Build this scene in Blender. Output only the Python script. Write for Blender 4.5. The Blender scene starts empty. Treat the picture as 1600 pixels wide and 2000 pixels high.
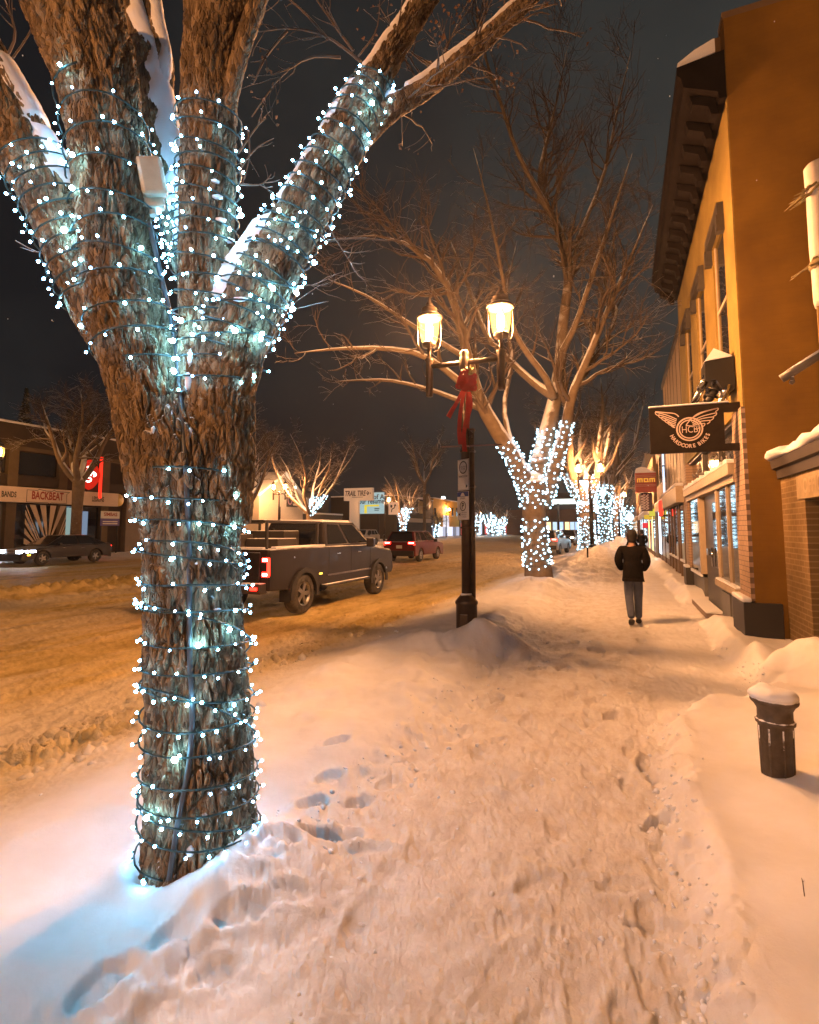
import bpy, bmesh, math, random
import numpy as np
from mathutils import Vector, Matrix
from mathutils.bvhtree import BVHTree

rng = random.Random(11)
nr = np.random.default_rng(11)
SC = bpy.context.scene
COL = SC.collection
PI = math.pi
R_ = math.radians

# ------------------------------------------------------------------ camera model (pixels of the 1600 x 2000 photograph -> world rays)
F, PITCH, YH, VPX, EYE = 1050.0, R_(5.0), 1033.0, 1215.0, 1.75
PY = YH - F * math.tan(PITCH)
YAW = math.atan((VPX - 800) / F * math.cos(PITCH))
_cy, _sy = math.cos(YAW), math.sin(YAW)
CR = np.array([_cy, _sy, 0.0])
CFH = np.array([-_sy, _cy, 0.0])
CF = CFH * math.cos(PITCH) + np.array([0, 0, math.sin(PITCH)])
CU = np.cross(CR, CF)
EYEP = np.array([0, 0, EYE])
def ray(px, py): return CR * (px - 800) / F - CU * (py - PY) / F + CF
def gnd(px, py, z=0.0):
    d = ray(px, py); return EYEP + d * ((z - EYE) / d[2])
def at_y(px, py, Y):
    d = ray(px, py); return EYEP + d * (Y / d[1])
def at_x(px, py, X):
    d = ray(px, py); return EYEP + d * (X / d[0])
def at_d(px, py, D): return EYEP + ray(px, py) * D
def at_z(px, py, z): return gnd(px, py, z)

# ------------------------------------------------------------------ numpy noise
def _h(ix, iy, iz, s):
    n = (ix.astype(np.int64) * 374761393 + iy.astype(np.int64) * 668265263 + iz.astype(np.int64) * 2147483647 + s * 974634541) & 0xFFFFFFFF
    n = ((n ^ (n >> 13)) * 1274126177) & 0xFFFFFFFF
    n = ((n ^ (n >> 16)) * 2246822519) & 0xFFFFFFFF
    n = n ^ (n >> 15)
    return n
def _hf(ix, iy, iz, s): return (_h(ix, iy, iz, s) & 0xFFFFFF) / float(0xFFFFFF)
def perlin(x, y, z=None, s=0):
    x = np.asarray(x, float); y = np.asarray(y, float) + 0 * x
    z = np.zeros_like(x) + 0.37 if z is None else np.asarray(z, float) + 0 * x
    xi, yi, zi = np.floor(x), np.floor(y), np.floor(z)
    fx, fy, fz = x - xi, y - yi, z - zi
    u, v, w = (t * t * t * (t * (t * 6 - 15) + 10) for t in (fx, fy, fz))
    out = 0
    for dx in (0, 1):
        wx = u if dx else 1 - u
        for dy in (0, 1):
            wy = v if dy else 1 - v
            for dz in (0, 1):
                wz = w if dz else 1 - w
                h = _h(xi + dx, yi + dy, zi + dz, s)
                gx = (h & 1023) / 511.5 - 1; gy = ((h >> 10) & 1023) / 511.5 - 1; gz = ((h >> 20) & 1023) / 511.5 - 1
                out = out + wx * wy * wz * (gx * (fx - dx) + gy * (fy - dy) + gz * (fz - dz))
    return out * 1.3
def fbm(x, y, z=None, o=4, s=0, g=0.5):
    a, t, f = 1.0, 0, 1.0
    for i in range(o):
        t = t + a * perlin(x * f, y * f, None if z is None else z * f, s + i * 17)
        a *= g; f *= 2.03
    return t
def worley(x, y, z=None, s=0):
    x = np.asarray(x, float); y = np.asarray(y, float)
    three = z is not None
    z = np.asarray(z, float) if three else np.zeros_like(x)
    xi, yi, zi = np.floor(x), np.floor(y), np.floor(z)
    f1 = np.full(x.shape, 9.0); f2 = np.full(x.shape, 9.0)
    for dx in (-1, 0, 1):
        for dy in (-1, 0, 1):
            for dz in ((-1, 0, 1) if three else (0,)):
                cx, cy, cz = xi + dx, yi + dy, zi + dz
                d = (cx + _hf(cx, cy, cz, s) - x) ** 2 + (cy + _hf(cx, cy, cz, s + 1) - y) ** 2
                if three: d = d + (cz + _hf(cx, cy, cz, s + 2) - z) ** 2
                d = np.sqrt(d)
                f2 = np.minimum(f2, np.maximum(f1, d)); f1 = np.minimum(f1, d)
    return f1, f2
def S(a, b, x):
    t = np.clip((x - a) / (b - a), 0, 1); return t * t * (3 - 2 * t)

# ------------------------------------------------------------------ mesh builder
def nz(v):
    v = np.asarray(v, float); return v / (np.linalg.norm(v, axis=-1, keepdims=True) + 1e-12)
class MB:
    def __init__(self): self.v = []; self.n = 0; self.lp = []; self.ct = []; self.mi = []; self.sm = []
    def add(self, verts, faces, m=0, smooth=False):
        verts = np.asarray(verts, float).reshape(-1, 3)
        if isinstance(faces, np.ndarray):
            self.lp.append((faces + self.n).reshape(-1)); k = faces.shape[0]
            self.ct.append(np.full(k, faces.shape[1]))
        else:
            k = len(faces)
            self.lp.append(np.array([i + self.n for f in faces for i in f], int)); self.ct.append(np.array([len(f) for f in faces], int))
        self.mi.append(np.full(k, m)); self.sm.append(np.full(k, smooth))
        self.v.append(verts); self.n += len(verts)
        return self
    def box(self, c, s, m=0, rot=None):
        c = np.asarray(c, float); s = np.asarray(s, float) / 2
        v = np.array([[x, y, z] for x in (-1, 1) for y in (-1, 1) for z in (-1, 1)]) * s
        if rot is not None: v = v @ np.asarray(rot).T
        return self.add(v + c, [(0, 1, 3, 2), (4, 6, 7, 5), (0, 4, 5, 1), (2, 3, 7, 6), (0, 2, 6, 4), (1, 5, 7, 3)], m)
    def span(self, a, b, m=0):
        a = np.minimum(a, b), np.maximum(a, b); return self.box((a[0] + a[1]) / 2, a[1] - a[0], m)
    def tubes(self, P, Rd, n=6, m=0, cap=True, smooth=True):
        P = np.asarray(P, float); Rd = np.asarray(Rd, float)
        B, K = P.shape[:2]
        T = np.zeros_like(P); T[:, 1:-1] = P[:, 2:] - P[:, :-2]; T[:, 0] = P[:, 1] - P[:, 0]; T[:, -1] = P[:, -1] - P[:, -2]
        T = nz(T); av = nz(P[:, -1] - P[:, 0])
        ref = np.where(np.abs(av[:, 2:3]) > 0.8, np.array([[1.0, 0.1, 0]]), np.array([[0.05, 0.0, 1.0]]))
        N = nz(ref[:, None] - T * (ref[:, None] * T).sum(-1, keepdims=True)); Bn = np.cross(T, N)
        a = np.arange(n) * 2 * PI / n
        V = P[:, :, None] + Rd[:, :, None, None] * (np.cos(a)[None, None, :, None] * N[:, :, None] + np.sin(a)[None, None, :, None] * Bn[:, :, None])
        idx = np.arange(B * K * n).reshape(B, K, n)
        q = np.stack([idx[:, :-1], np.roll(idx, -1, 2)[:, :-1], np.roll(idx, -1, 2)[:, 1:], idx[:, 1:]], -1).reshape(-1, 4)
        base = self.n
        self.add(V.reshape(-1, 3), q, m, smooth)
        if cap:
            self.n = base
            fs = [tuple(idx[b, 0][::-1]) for b in range(B)] + [tuple(idx[b, -1]) for b in range(B)]
            self.lp.append(np.array([i + base for f in fs for i in f], int)); self.ct.append(np.full(len(fs), n)); self.mi.append(np.full(len(fs), m)); self.sm.append(np.full(len(fs), False))
            self.n = base + B * K * n
        return self
    def tube(self, pts, r, n=8, m=0, cap=True):
        pts = np.asarray(pts, float); r = np.full(len(pts), r) if np.isscalar(r) else np.asarray(r, float)
        return self.tubes(pts[None], r[None], n, m, cap)
    def cyl(self, a, b, r, r2=None, n=12, m=0, cap=True):
        return self.tubes(np.array([[a, b]], float), np.array([[r, r if r2 is None else r2]], float), n, m, cap)
    def lathe(self, prof, c=(0, 0, 0), n=20, m=0, axis='z', smooth=True):
        p = np.array(prof, float); a = np.arange(n) * 2 * PI / n
        X = p[:, :1] * np.cos(a); Y = p[:, :1] * np.sin(a); Z = p[:, 1:] + 0 * X
        V = {'z': np.stack([X, Y, Z], -1), 'x': np.stack([Z, X, Y], -1), 'y': np.stack([X, Z, Y], -1)}[axis] + np.asarray(c, float)
        K = len(p); idx = np.arange(K * n).reshape(K, n); nx = np.roll(idx, -1, 1)
        q = np.stack([idx[:-1], nx[:-1], nx[1:], idx[1:]], -1).reshape(-1, 4)
        return self.add(V.reshape(-1, 3), q, m, smooth)
    def prism(self, poly, O, ux, uy, dep, m=0, ms=None):
        O = np.asarray(O, float); ux = np.asarray(ux, float); uy = np.asarray(uy, float); dep = np.asarray(dep, float)
        p = np.array(poly, float); a = O + p[:, :1] * ux + p[:, 1:2] * uy; b = a + dep; k = len(p)
        self.add(np.vstack([a, b]), [tuple(range(k))[::-1], tuple(range(k, 2 * k))], m)
        return self.add(np.vstack([a, b]), [(i, (i + 1) % k, k + (i + 1) % k, k + i) for i in range(k)], m if ms is None else ms)
    def quad(self, a, b, c, d, m=0): return self.add([a, b, c, d], [(0, 1, 2, 3)], m)
    def strip(self, pts, w, nrm, th=0.004, m=0):
        p = np.array(pts, float); nrm = nz(nrm); t = np.gradient(p, axis=0); sd = nz(np.cross(t, nrm))
        w = np.full(len(p), w) if np.isscalar(w) else np.asarray(w)
        l, r = p - sd * w[:, None] / 2, p + sd * w[:, None] / 2
        V = np.stack([l, r, r + nrm * th, l + nrm * th], 1); k = len(p); idx = np.arange(k * 4).reshape(k, 4); nx = np.roll(idx, -1, 1)
        q = np.stack([idx[:-1], nx[:-1], nx[1:], idx[1:]], -1).reshape(-1, 4)
        self.add(V.reshape(-1, 3), q, m)
        return self
    def text(self, s, O, ux, uy, size, th=0.01, m=0, bold=0.0, shear=0.0, sx=1.0, align='CENTER'):
        cu = bpy.data.curves.new('t', 'FONT'); cu.body = s; cu.size = size; cu.align_x = align; cu.align_y = 'CENTER'
        cu.offset = bold; cu.shear = shear; cu.resolution_u = 3
        o = bpy.data.objects.new('t', cu); COL.objects.link(o)
        dg = bpy.context.evaluated_depsgraph_get(); dg.update()
        me = bpy.data.meshes.new_from_object(o.evaluated_get(dg))
        v = np.array([list(q.co) for q in me.vertices]).reshape(-1, 3); fs = [tuple(p.vertices) for p in me.polygons]
        bpy.data.objects.remove(o); bpy.data.curves.remove(cu); bpy.data.meshes.remove(me)
        ux = nz(ux); uy = nz(uy); n = np.cross(ux, uy)
        if len(v): self.add(np.asarray(O, float) + v[:, :1] * sx * ux + v[:, 1:2] * uy + n * th, fs, m)
        return self
    def mesh(self, name, mats, off=(0, 0, 0)):
        me = bpy.data.meshes.new(name)
        V = np.vstack(self.v) - np.asarray(off, float); lp = np.concatenate(self.lp); ct = np.concatenate(self.ct)
        me.vertices.add(len(V)); me.vertices.foreach_set('co', V.reshape(-1).astype(np.float32))
        me.loops.add(len(lp)); me.loops.foreach_set('vertex_index', lp.astype(np.int32))
        me.polygons.add(len(ct)); me.polygons.foreach_set('loop_start', (np.cumsum(ct) - ct).astype(np.int32))
        try: me.polygons.foreach_set('loop_total', ct.astype(np.int32))
        except Exception: pass
        for q in (mats if isinstance(mats, (list, tuple)) else [mats]): me.materials.append(q)
        me.polygons.foreach_set('material_index', np.concatenate(self.mi).astype(np.int32))
        me.polygons.foreach_set('use_smooth', np.concatenate(self.sm))
        me.update(calc_edges=True); me.validate()
        return me
    def build(self, name, mats, parent=None, loc=None, bev=0, local=False):
        root = parent
        while root is not None and root.parent is not None: root = root.parent
        off = (0, 0, 0) if local else (np.array(root.location) if root is not None else (loc if loc is not None else (0, 0, 0)))
        o = bpy.data.objects.new(name, self.mesh(name, mats, off)); COL.objects.link(o)
        o.parent = parent
        if parent is None and loc is not None: o.location = [float(q) for q in loc]
        if bev:
            b = o.modifiers.new('bevel', 'BEVEL'); b.width = bev; b.segments = 2; b.limit_method = 'ANGLE'; b.angle_limit = R_(40)
        return o
def recalc(o):
    bm = bmesh.new(); bm.from_mesh(o.data); bmesh.ops.recalc_face_normals(bm, faces=bm.faces); bm.to_mesh(o.data); bm.free(); return o
def tag(o, label, cat, group=None, kind=None):
    o['label'] = label; o['category'] = cat
    if group: o['group'] = group
    if kind: o['kind'] = kind
    return o
def thing(name, label, cat, loc=(0, 0, 0), rz=0, group=None):
    o = bpy.data.objects.new(name, None); COL.objects.link(o); o.empty_display_size = 0.2
    o.location = [float(q) for q in loc]; o.rotation_euler = (0, 0, rz)
    return tag(o, label, cat, group)
def dup(root, loc=None, rz=None, label=None, scale=None):
    c = root.copy(); COL.objects.link(c)
    if loc is not None: c.location = [float(q) for q in loc]
    if rz is not None: c.rotation_euler = (0, 0, rz)
    if scale is not None: c.scale = (scale,) * 3
    if label: c['label'] = label
    def rec(a, b):
        for ch in list(a.children):
            d = ch.copy(); COL.objects.link(d); d.parent = b; rec(ch, d)
    rec(root, c)
    return c
def struct(o): o['kind'] = 'structure'; return o
def partlabel(o, s): o['label'] = s; return o

# ------------------------------------------------------------------ materials
def mat(name, c, rough=0.6, metal=0.0, c2=None, vs=4.0, vstretch=(1, 1, 1), bump=0.0, bs=60.0, emit=None, es=0.0, snow=None, coat=0.0, alpha=None, spec=0.5, bdist=0.01):
    m = bpy.data.materials.new(name); m.use_nodes = True
    nt = m.node_tree; N = nt.nodes; L = nt.links; b = N['Principled BSDF']
    b.inputs['Roughness'].default_value = rough; b.inputs['Metallic'].default_value = metal
    b.inputs['Coat Weight'].default_value = coat; b.inputs['Specular IOR Level'].default_value = spec
    b.inputs['Base Color'].default_value = (*c, 1)
    src = None
    if c2 is not None or bump or snow is not None:
        tc = N.new('ShaderNodeTexCoord'); mp = N.new('ShaderNodeMapping'); mp.inputs['Scale'].default_value = vstretch
        L.new(tc.outputs['Object'], mp.inputs['Vector'])
    if c2 is not None:
        no = N.new('ShaderNodeTexNoise'); no.inputs['Scale'].default_value = vs; no.inputs['Detail'].default_value = 6; no.inputs['Roughness'].default_value = 0.65
        L.new(mp.outputs['Vector'], no.inputs['Vector'])
        rp = N.new('ShaderNodeValToRGB'); rp.color_ramp.elements[0].position = 0.35; rp.color_ramp.elements[1].position = 0.68
        rp.color_ramp.elements[0].color = (*c, 1); rp.color_ramp.elements[1].color = (*c2, 1)
        L.new(no.outputs['Fac'], rp.inputs['Fac']); src = rp.outputs['Color']
    if snow is not None:
        ge = N.new('ShaderNodeNewGeometry'); sp = N.new('ShaderNodeSeparateXYZ'); L.new(ge.outputs['Normal'], sp.inputs[0])
        n2 = N.new('ShaderNodeTexNoise'); n2.inputs['Scale'].default_value = snow[1]; n2.inputs['Detail'].default_value = 4; L.new(tc.outputs['Object'], n2.inputs['Vector'])
        ma = N.new('ShaderNodeMath'); ma.operation = 'MULTIPLY_ADD'; L.new(n2.outputs['Fac'], ma.inputs[0]); ma.inputs[1].default_value = snow[2]; L.new(sp.outputs['Z'], ma.inputs[2])
        mr = N.new('ShaderNodeMapRange'); mr.inputs['From Min'].default_value = snow[0] + snow[2] / 2 - 0.06; mr.inputs['From Max'].default_value = snow[0] + snow[2] / 2 + 0.06
        L.new(ma.outputs[0], mr.inputs['Value'])
        mx = N.new('ShaderNodeMix'); mx.data_type = 'RGBA'; L.new(mr.outputs[0], mx.inputs['Factor'])
        if src: L.new(src, mx.inputs['A'])
        else: mx.inputs['A'].default_value = (*c, 1)
        mx.inputs['B'].default_value = (0.82, 0.82, 0.84, 1); src = mx.outputs['Result']
        mr2 = N.new('ShaderNodeMix'); L.new(mr.outputs[0], mr2.inputs[0]); mr2.inputs[2].default_value = rough; mr2.inputs[3].default_value = 0.75; L.new(mr2.outputs[0], b.inputs['Roughness'])
        if metal:
            mr3 = N.new('ShaderNodeMix'); L.new(mr.outputs[0], mr3.inputs[0]); mr3.inputs[2].default_value = metal; mr3.inputs[3].default_value = 0; L.new(mr3.outputs[0], b.inputs['Metallic'])
    if src: L.new(src, b.inputs['Base Color'])
    if bump:
        n3 = N.new('ShaderNodeTexNoise'); n3.inputs['Scale'].default_value = bs; n3.inputs['Detail'].default_value = 5; n3.inputs['Roughness'].default_value = 0.6; L.new(mp.outputs['Vector'], n3.inputs['Vector'])
        bp = N.new('ShaderNodeBump'); bp.inputs['Strength'].default_value = bump; bp.inputs['Distance'].default_value = bdist
        L.new(n3.outputs['Fac'], bp.inputs['Height']); L.new(bp.outputs[0], b.inputs['Normal'])
    if emit is not None:
        b.inputs['Emission Color'].default_value = (*emit, 1); b.inputs['Emission Strength'].default_value = es
    return m
def emis(name, c, s):
    m = bpy.data.materials.new(name); m.use_nodes = True; nt = m.node_tree; nt.nodes.clear()
    e = nt.nodes.new('ShaderNodeEmission'); e.inputs[0].default_value = (*c, 1); e.inputs[1].default_value = s
    o = nt.nodes.new('ShaderNodeOutputMaterial'); nt.links.new(e.outputs[0], o.inputs[0]); return m
def glassm(name, c=(0.02, 0.02, 0.022), rough=0.05):
    m = mat(name, c, rough, 0, coat=0.5, spec=0.8); return m
def brickm(name, c1, c2, mortar, scale=1.0, axis='x', bump=0.4, mortar_size=0.012, snow=None):
    m = mat(name, c1, 0.85); nt = m.node_tree; N = nt.nodes; L = nt.links; b = N['Principled BSDF']
    tc = N.new('ShaderNodeTexCoord'); sp = N.new('ShaderNodeSeparateXYZ'); cb = N.new('ShaderNodeCombineXYZ'); L.new(tc.outputs['Object'], sp.inputs[0])
    L.new(sp.outputs['X' if axis == 'x' else 'Y'], cb.inputs['X']); L.new(sp.outputs['Z'], cb.inputs['Y'])
    br = N.new('ShaderNodeTexBrick'); br.inputs['Color1'].default_value = (*c1, 1); br.inputs['Color2'].default_value = (*c2, 1); br.inputs['Mortar'].default_value = (*mortar, 1)
    br.inputs['Scale'].default_value = scale; br.inputs['Mortar Size'].default_value = mortar_size; br.inputs['Brick Width'].default_value = 0.215; br.inputs['Row Height'].default_value = 0.075
    br.inputs['Mortar Smooth'].default_value = 0.3; br.inputs['Bias'].default_value = 0.0
    L.new(cb.outputs[0], br.inputs['Vector'])
    no = N.new('ShaderNodeTexNoise'); no.inputs['Scale'].default_value = 1.3; no.inputs['Detail'].default_value = 7; L.new(tc.outputs['Object'], no.inputs['Vector'])
    rp = N.new('ShaderNodeValToRGB'); rp.color_ramp.elements[0].position = 0.3; rp.color_ramp.elements[0].color = (0.72, 0.68, 0.62, 1); rp.color_ramp.elements[1].position = 0.7; rp.color_ramp.elements[1].color = (1.12, 1.1, 1.08, 1)
    L.new(no.outputs['Fac'], rp.inputs[0])
    mx = N.new('ShaderNodeMix'); mx.data_type = 'RGBA'; mx.blend_type = 'MULTIPLY'; mx.inputs['Factor'].default_value = 1; L.new(br.outputs['Color'], mx.inputs['A']); L.new(rp.outputs[0], mx.inputs['B'])
    L.new(mx.outputs['Result'], b.inputs['Base Color'])
    n2 = N.new('ShaderNodeTexNoise'); n2.inputs['Scale'].default_value = 55; n2.inputs['Detail'].default_value = 3; L.new(tc.outputs['Object'], n2.inputs['Vector'])
    ma = N.new('ShaderNodeMath'); ma.operation = 'MULTIPLY_ADD'; L.new(n2.outputs['Fac'], ma.inputs[0]); ma.inputs[1].default_value = 0.35
    inv = N.new('ShaderNodeMath'); inv.operation = 'SUBTRACT'; inv.inputs[0].default_value = 1; L.new(br.outputs['Fac'], inv.inputs[1]); L.new(inv.outputs[0], ma.inputs[2])
    bp = N.new('ShaderNodeBump'); bp.inputs['Strength'].default_value = bump; bp.inputs['Distance'].default_value = 0.008; L.new(ma.outputs[0], bp.inputs['Height']); L.new(bp.outputs[0], b.inputs['Normal'])
    return m

M = {}
M['snow'] = mat('snow', (0.80, 0.80, 0.83), 0.7, bump=0.25, bs=90, bdist=0.004)
M['black'] = mat('black_metal', (0.018, 0.016, 0.015), 0.45, 0.3, bump=0.05, bs=120)
M['lamp_iron'] = mat('lamp_iron', (0.05, 0.035, 0.025), 0.42, 0.4, c2=(0.07, 0.05, 0.035), vs=9, bump=0.08, bs=90, snow=(0.72, 14, 0.3))
M['lamp_bulb'] = emis('sodium_bulb', (1.0, 0.46, 0.185), 5600)
def _lglass():
    m = bpy.data.materials.new('lamp_glass'); m.use_nodes = True; nt = m.node_tree; nt.nodes.clear(); N = nt.nodes; L = nt.links
    t = N.new('ShaderNodeBsdfTransparent'); t.inputs[0].default_value = (1, .96, .88, 1); e = N.new('ShaderNodeEmission'); e.inputs[0].default_value = (1, .56, .11, 1); e.inputs[1].default_value = 1.7
    a = N.new('ShaderNodeAddShader'); o = N.new('ShaderNodeOutputMaterial'); L.new(t.outputs[0], a.inputs[0]); L.new(e.outputs[0], a.inputs[1]); L.new(a.outputs[0], o.inputs[0]); return m
M['lamp_glass'] = _lglass()
M['led'] = emis('led_bulb', (0.22, 0.62, 1.0), 88)
M['led_soft'] = emis('led_bulb_soft', (0.30, 0.62, 1.0), 36)
M['led_hot'] = emis('led_bulb_hot', (0.25, 0.72, 1.0), 190)
M['led_far'] = emis('led_bulb_far', (0.50, 0.82, 1.0), 6)
M['wire'] = mat('green_wire', (0.012, 0.03, 0.025), 0.5)
M['white_sign'] = mat('sign_white', (0.72, 0.70, 0.66), 0.5, c2=(0.64, 0.62, 0.58), vs=3)
M['sign_ink'] = mat('sign_ink', (0.02, 0.02, 0.02), 0.6)
M['red_ribbon'] = mat('red_ribbon', (0.42, 0.015, 0.012), 0.55, c2=(0.32, 0.01, 0.01), vs=12)
M['chrome'] = mat('chrome', (0.75, 0.74, 0.72), 0.16, 1.0)
M['glass'] = glassm('dark_glass')
M['tyre'] = mat('tyre', (0.02, 0.02, 0.02), 0.85, c2=(0.10, 0.09, 0.08), vs=5, bump=0.3, bs=30)
M['rim'] = mat('rim', (0.35, 0.34, 0.33), 0.35, 0.8)
M['warmwin'] = emis('lit_window', (1.0, 0.62, 0.28), 2.2)
M['coolwin'] = emis('lit_window_cool', (0.75, 0.88, 1.0), 2.2)
# ------------------------------------------------------------------ ground: height field shared by road, pavement and far pavement
MOUNDS = [  # cx, cy, rx, ry, height, power
    (-1.85, 7.75, 0.5, 0.62, 0.30, 1.3), (-2.45, 7.5, 0.6, 0.5, 0.13, 1.6), (-1.45, 7.8, 0.4, 0.42, 0.14, 1.5),
    (-1.9, 15.3, 0.95, 1.2, 0.20, 1.4), (-2.5, 16.4, 1.3, 1.3, 0.10, 1.8), (-1.2, 22.5, 1.5, 4.0, 0.62, 1.5), (-1.1, 29, 1.4, 3.5, 0.9, 1.5), (-0.7, 40, 1.6, 7, 0.9, 1.6), (-0.4, 58, 2, 12, 1.0, 1.6),
    (1.88, 7.3, 0.36, 0.42, 0.30, 1.7), (1.5, 7.9, 0.25, 0.3, 0.14, 1.6), (2.0, 6.7, 0.45, 0.5, 0.26, 1.7), (1.55, 7.2, 0.2, 0.22, 0.12, 1.5), (1.0, 6.15, 0.5, 0.22, 0.14, 1.5), (0.62, 5.75, 0.45, 0.2, 0.09, 1.4),
    (-1.66, 2.32, 0.36, 0.42, 0.15, 1.7), (-2.36, 1.98, 0.52, 0.5, -0.10, 2.0),
]
FEET = []
def add_feet(n, x0, x1, y0, y1, dep, wid=1.0):
    for _ in range(n):
        FEET.append((rng.uniform(x0, x1), rng.uniform(y0, y1), rng.gauss(0, 0.45) + (PI if rng.random() < 0.5 else 0), dep * rng.uniform(0.6, 1.25), wid * rng.uniform(0.85, 1.15)))
add_feet(60, -1.45, 0.15, 1.2, 5.5, 0.010, .95)
add_feet(60, -1.4, 0.4, 5.0, 13.0, 0.018, 1.1)
add_feet(8, -0.05, 0.25, 1.6, 5.5, 0.022)
for px, py, dp, an in ((540, 1692, .11, -.5), (625, 1640, .13, -.6), (668, 1622, .10, -.8), (505, 1722, .08, -.7), (345, 1835, .07, -.15), (196, 1945, .08, -.1), (470, 1800, .09, -.6), (610, 1580, .10, -.4), (700, 1560, .09, -.5),
                       (720, 1640, .07, -.9), (560, 1760, .06, -.8), (760, 1520, .07, -.4), (820, 1470, .06, -.5), (655, 1470, .10, -.5), (640, 1530, .08, -.4), (420, 1880, .06, -.5), (300, 1960, .06, -.3),
                       (1270, 1905, .045, .1), (1215, 1960, .05, .1), (1262, 1760, .05, .05), (1290, 1650, .04, 0), (1245, 1840, .04, .1), (1130, 1930, .03, .1), (980, 1860, .03, -.3), (1030, 1700, .025, -.2)):
    g = gnd(px, py, 0.06); FEET.append((g[0], g[1], an, dp * .27, 0.85))

def edges(Y):
    e1 = -3.85 + 0.22 * perlin(Y * 0.45, 0 * Y, s=3) + 0.10 * perlin(Y * 1.9, 0 * Y + 4, s=4)
    e2 = -1.55 + 0.18 * perlin(Y * 0.6 + 9, 0 * Y, s=5) + 0.10 * perlin(Y * 2.1, 0 * Y + 7, s=6)
    near = 0.22 + 0.12 * perlin(Y * 0.7 + 5, 0 * Y, s=7) + 0.09 * perlin(Y * 2.6, 0 * Y + 3, s=8)
    e3 = near + S(5.3, 6.4, Y) * 1.05
    return e1, e2, e3
def height(X, Y):
    e1, e2, e3 = edges(Y)
    far = np.hypot(X, Y); fade = np.exp(-far / 45)
    bank = S(e1 - 0.1, e1 + 0.9, X) * (1 - S(e2 - 0.45, e2 + 0.12, X))
    right = S(e3 - 0.06, e3 + 0.22, X) * (1 - 0.9 * S(10.9, 11.8, Y) * (1 - S(14.0, 14.9, Y)))
    road = 1 - S(e1 - 0.5, e1 + 0.05, X)
    path = np.clip(1 - bank - right - road, 0, 1)
    soft = fbm(X * 0.8, Y * 0.8, o=3, s=20)
    lumpy = np.clip(fbm(X * 2.3, Y * 2.0, o=3, s=24), -0.2, 1)
    h = bank * (0.15 + 0.05 * soft + S(3.2, 5.0, Y) * 0.075 * lumpy + S(3.2, 5.0, Y) * 0.03 * np.clip(0.5 - worley(X * 4.2, Y * 3.8, s=25)[0], 0, 1)) + right * (0.14 + 0.05 * soft + 0.10 * S(0.45, 1.5, X)) - 0.07 * road
    h += 0.018 * perlin(X * 2.2, Y * 1.6, s=31) * (1 - road)
    # windblown undulation of the deep snow
    h += (right + bank * 0.7) * 0.022 * perlin(X * 2.6 + 3, Y * 2.1, s=33)
    # trampled path
    tr = np.clip(path + 0.35 * bank * S(-2.2, -1.7, X), 0, 1) * np.exp(-far / 30)
    wx = X + 0.05 * perlin(X * 9, Y * 9, s=41); wy = Y + 0.05 * perlin(X * 9, Y * 9, s=42)
    f1, f2 = worley(wx * 7.5, wy * 5.5, s=43)
    h += tr * (0.010 * np.clip(f1 - 0.35, -0.3, 0.5) + 0.013 * fbm(X * 8.5, Y * 8, o=5, s=45, g=0.72))
    c1, c2 = worley(wx * 19, wy * 17, s=46)
    h += tr * 0.034 * np.clip(0.46 - c1, 0, 1) * S(-0.15, 0.3, perlin(X * 3, Y * 3, s=47))
    d1, d2 = worley(wx * 38, wy * 32, s=48)
    h += tr * np.exp(-far / 10) * 0.022 * np.clip(0.45 - d1, 0, 1) * S(-0.2, 0.25, perlin(X * 4.3, Y * 4, s=49))
    # crumbled edge of the path on both sides
    ed = np.exp(-((X - e3 - 0.05) / 0.16) ** 2) + 0.8 * np.exp(-((X - e2 + 0.1) / 0.22) ** 2)
    h += ed * fade * (0.07 * np.clip(0.5 - worley(wx * 7, wy * 6, s=51)[0], 0, 1) + 0.02 * fbm(X * 8, Y * 8, o=3, s=52))
    # slush on the road: ruts along the street, crumbs, a windrow at the kerb and one in the middle
    rut = perlin(X * 2.0 + 0.25 * perlin(Y * 0.35, X * 0.3, s=62), Y * 0.10, s=61)
    lump = np.clip(0.55 - worley(wx * 6.0, wy * 5.0, s=63)[0], 0, 1); lump2 = np.clip(0.5 - worley(wx * 13, wy * 12, s=64)[0], 0, 1)
    patch = S(-0.25, 0.35, fbm(X * 0.9, Y * 0.35, o=3, s=65))
    rf = road * np.exp(-far / 60)
    h += rf * (0.05 * rut + 0.034 * fbm(X * 5, Y * 2.2, o=4, s=66, g=0.65) + (0.25 + patch) * (0.05 * lump + 0.035 * lump2))
    kb = np.exp(-((X - e1 + 0.55) / 0.42) ** 2)
    h += kb * fade * (0.025 + 0.09 * lump + 0.08 * lump2)
    mid = np.exp(-((X + 15.4 + 0.4 * perlin(Y * 0.3, 0 * Y, s=71)) / 1.1) ** 2) * S(4, 8, Y) * (1 - S(16, 20, Y))
    h += mid * (0.10 + 0.35 * np.clip(0.6 - worley(wx * 2.2, wy * 2.0, s=72)[0], 0, 1) + 0.1 * lump)
    # far pavement
    fp = S(-27.4, -28.4, X) if False else (1 - S(-28.6, -27.6, X))
    h += fp * (0.22 + 0.16 * np.clip(fbm(X * 0.5, Y * 0.5, o=3, s=81), -0.3, 1))
    for cx, cy, rx, ry, hh, p in MOUNDS:
        d = ((X - cx) / rx) ** 2 + ((Y - cy) / ry) ** 2
        mk = d < 3.2
        if mk.any():
            dd = np.sqrt(d[mk]) * (1 + 0.16 * perlin(X[mk] * 3.2, Y[mk] * 3.2, s=91))
            g = 1 - S(0.0, 1.25, dd ** (p / 1.5)); g = g ** 0.85
            h[mk] += hh * g * (1 + 0.12 * perlin(X[mk] * 7, Y[mk] * 7, s=92))
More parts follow.
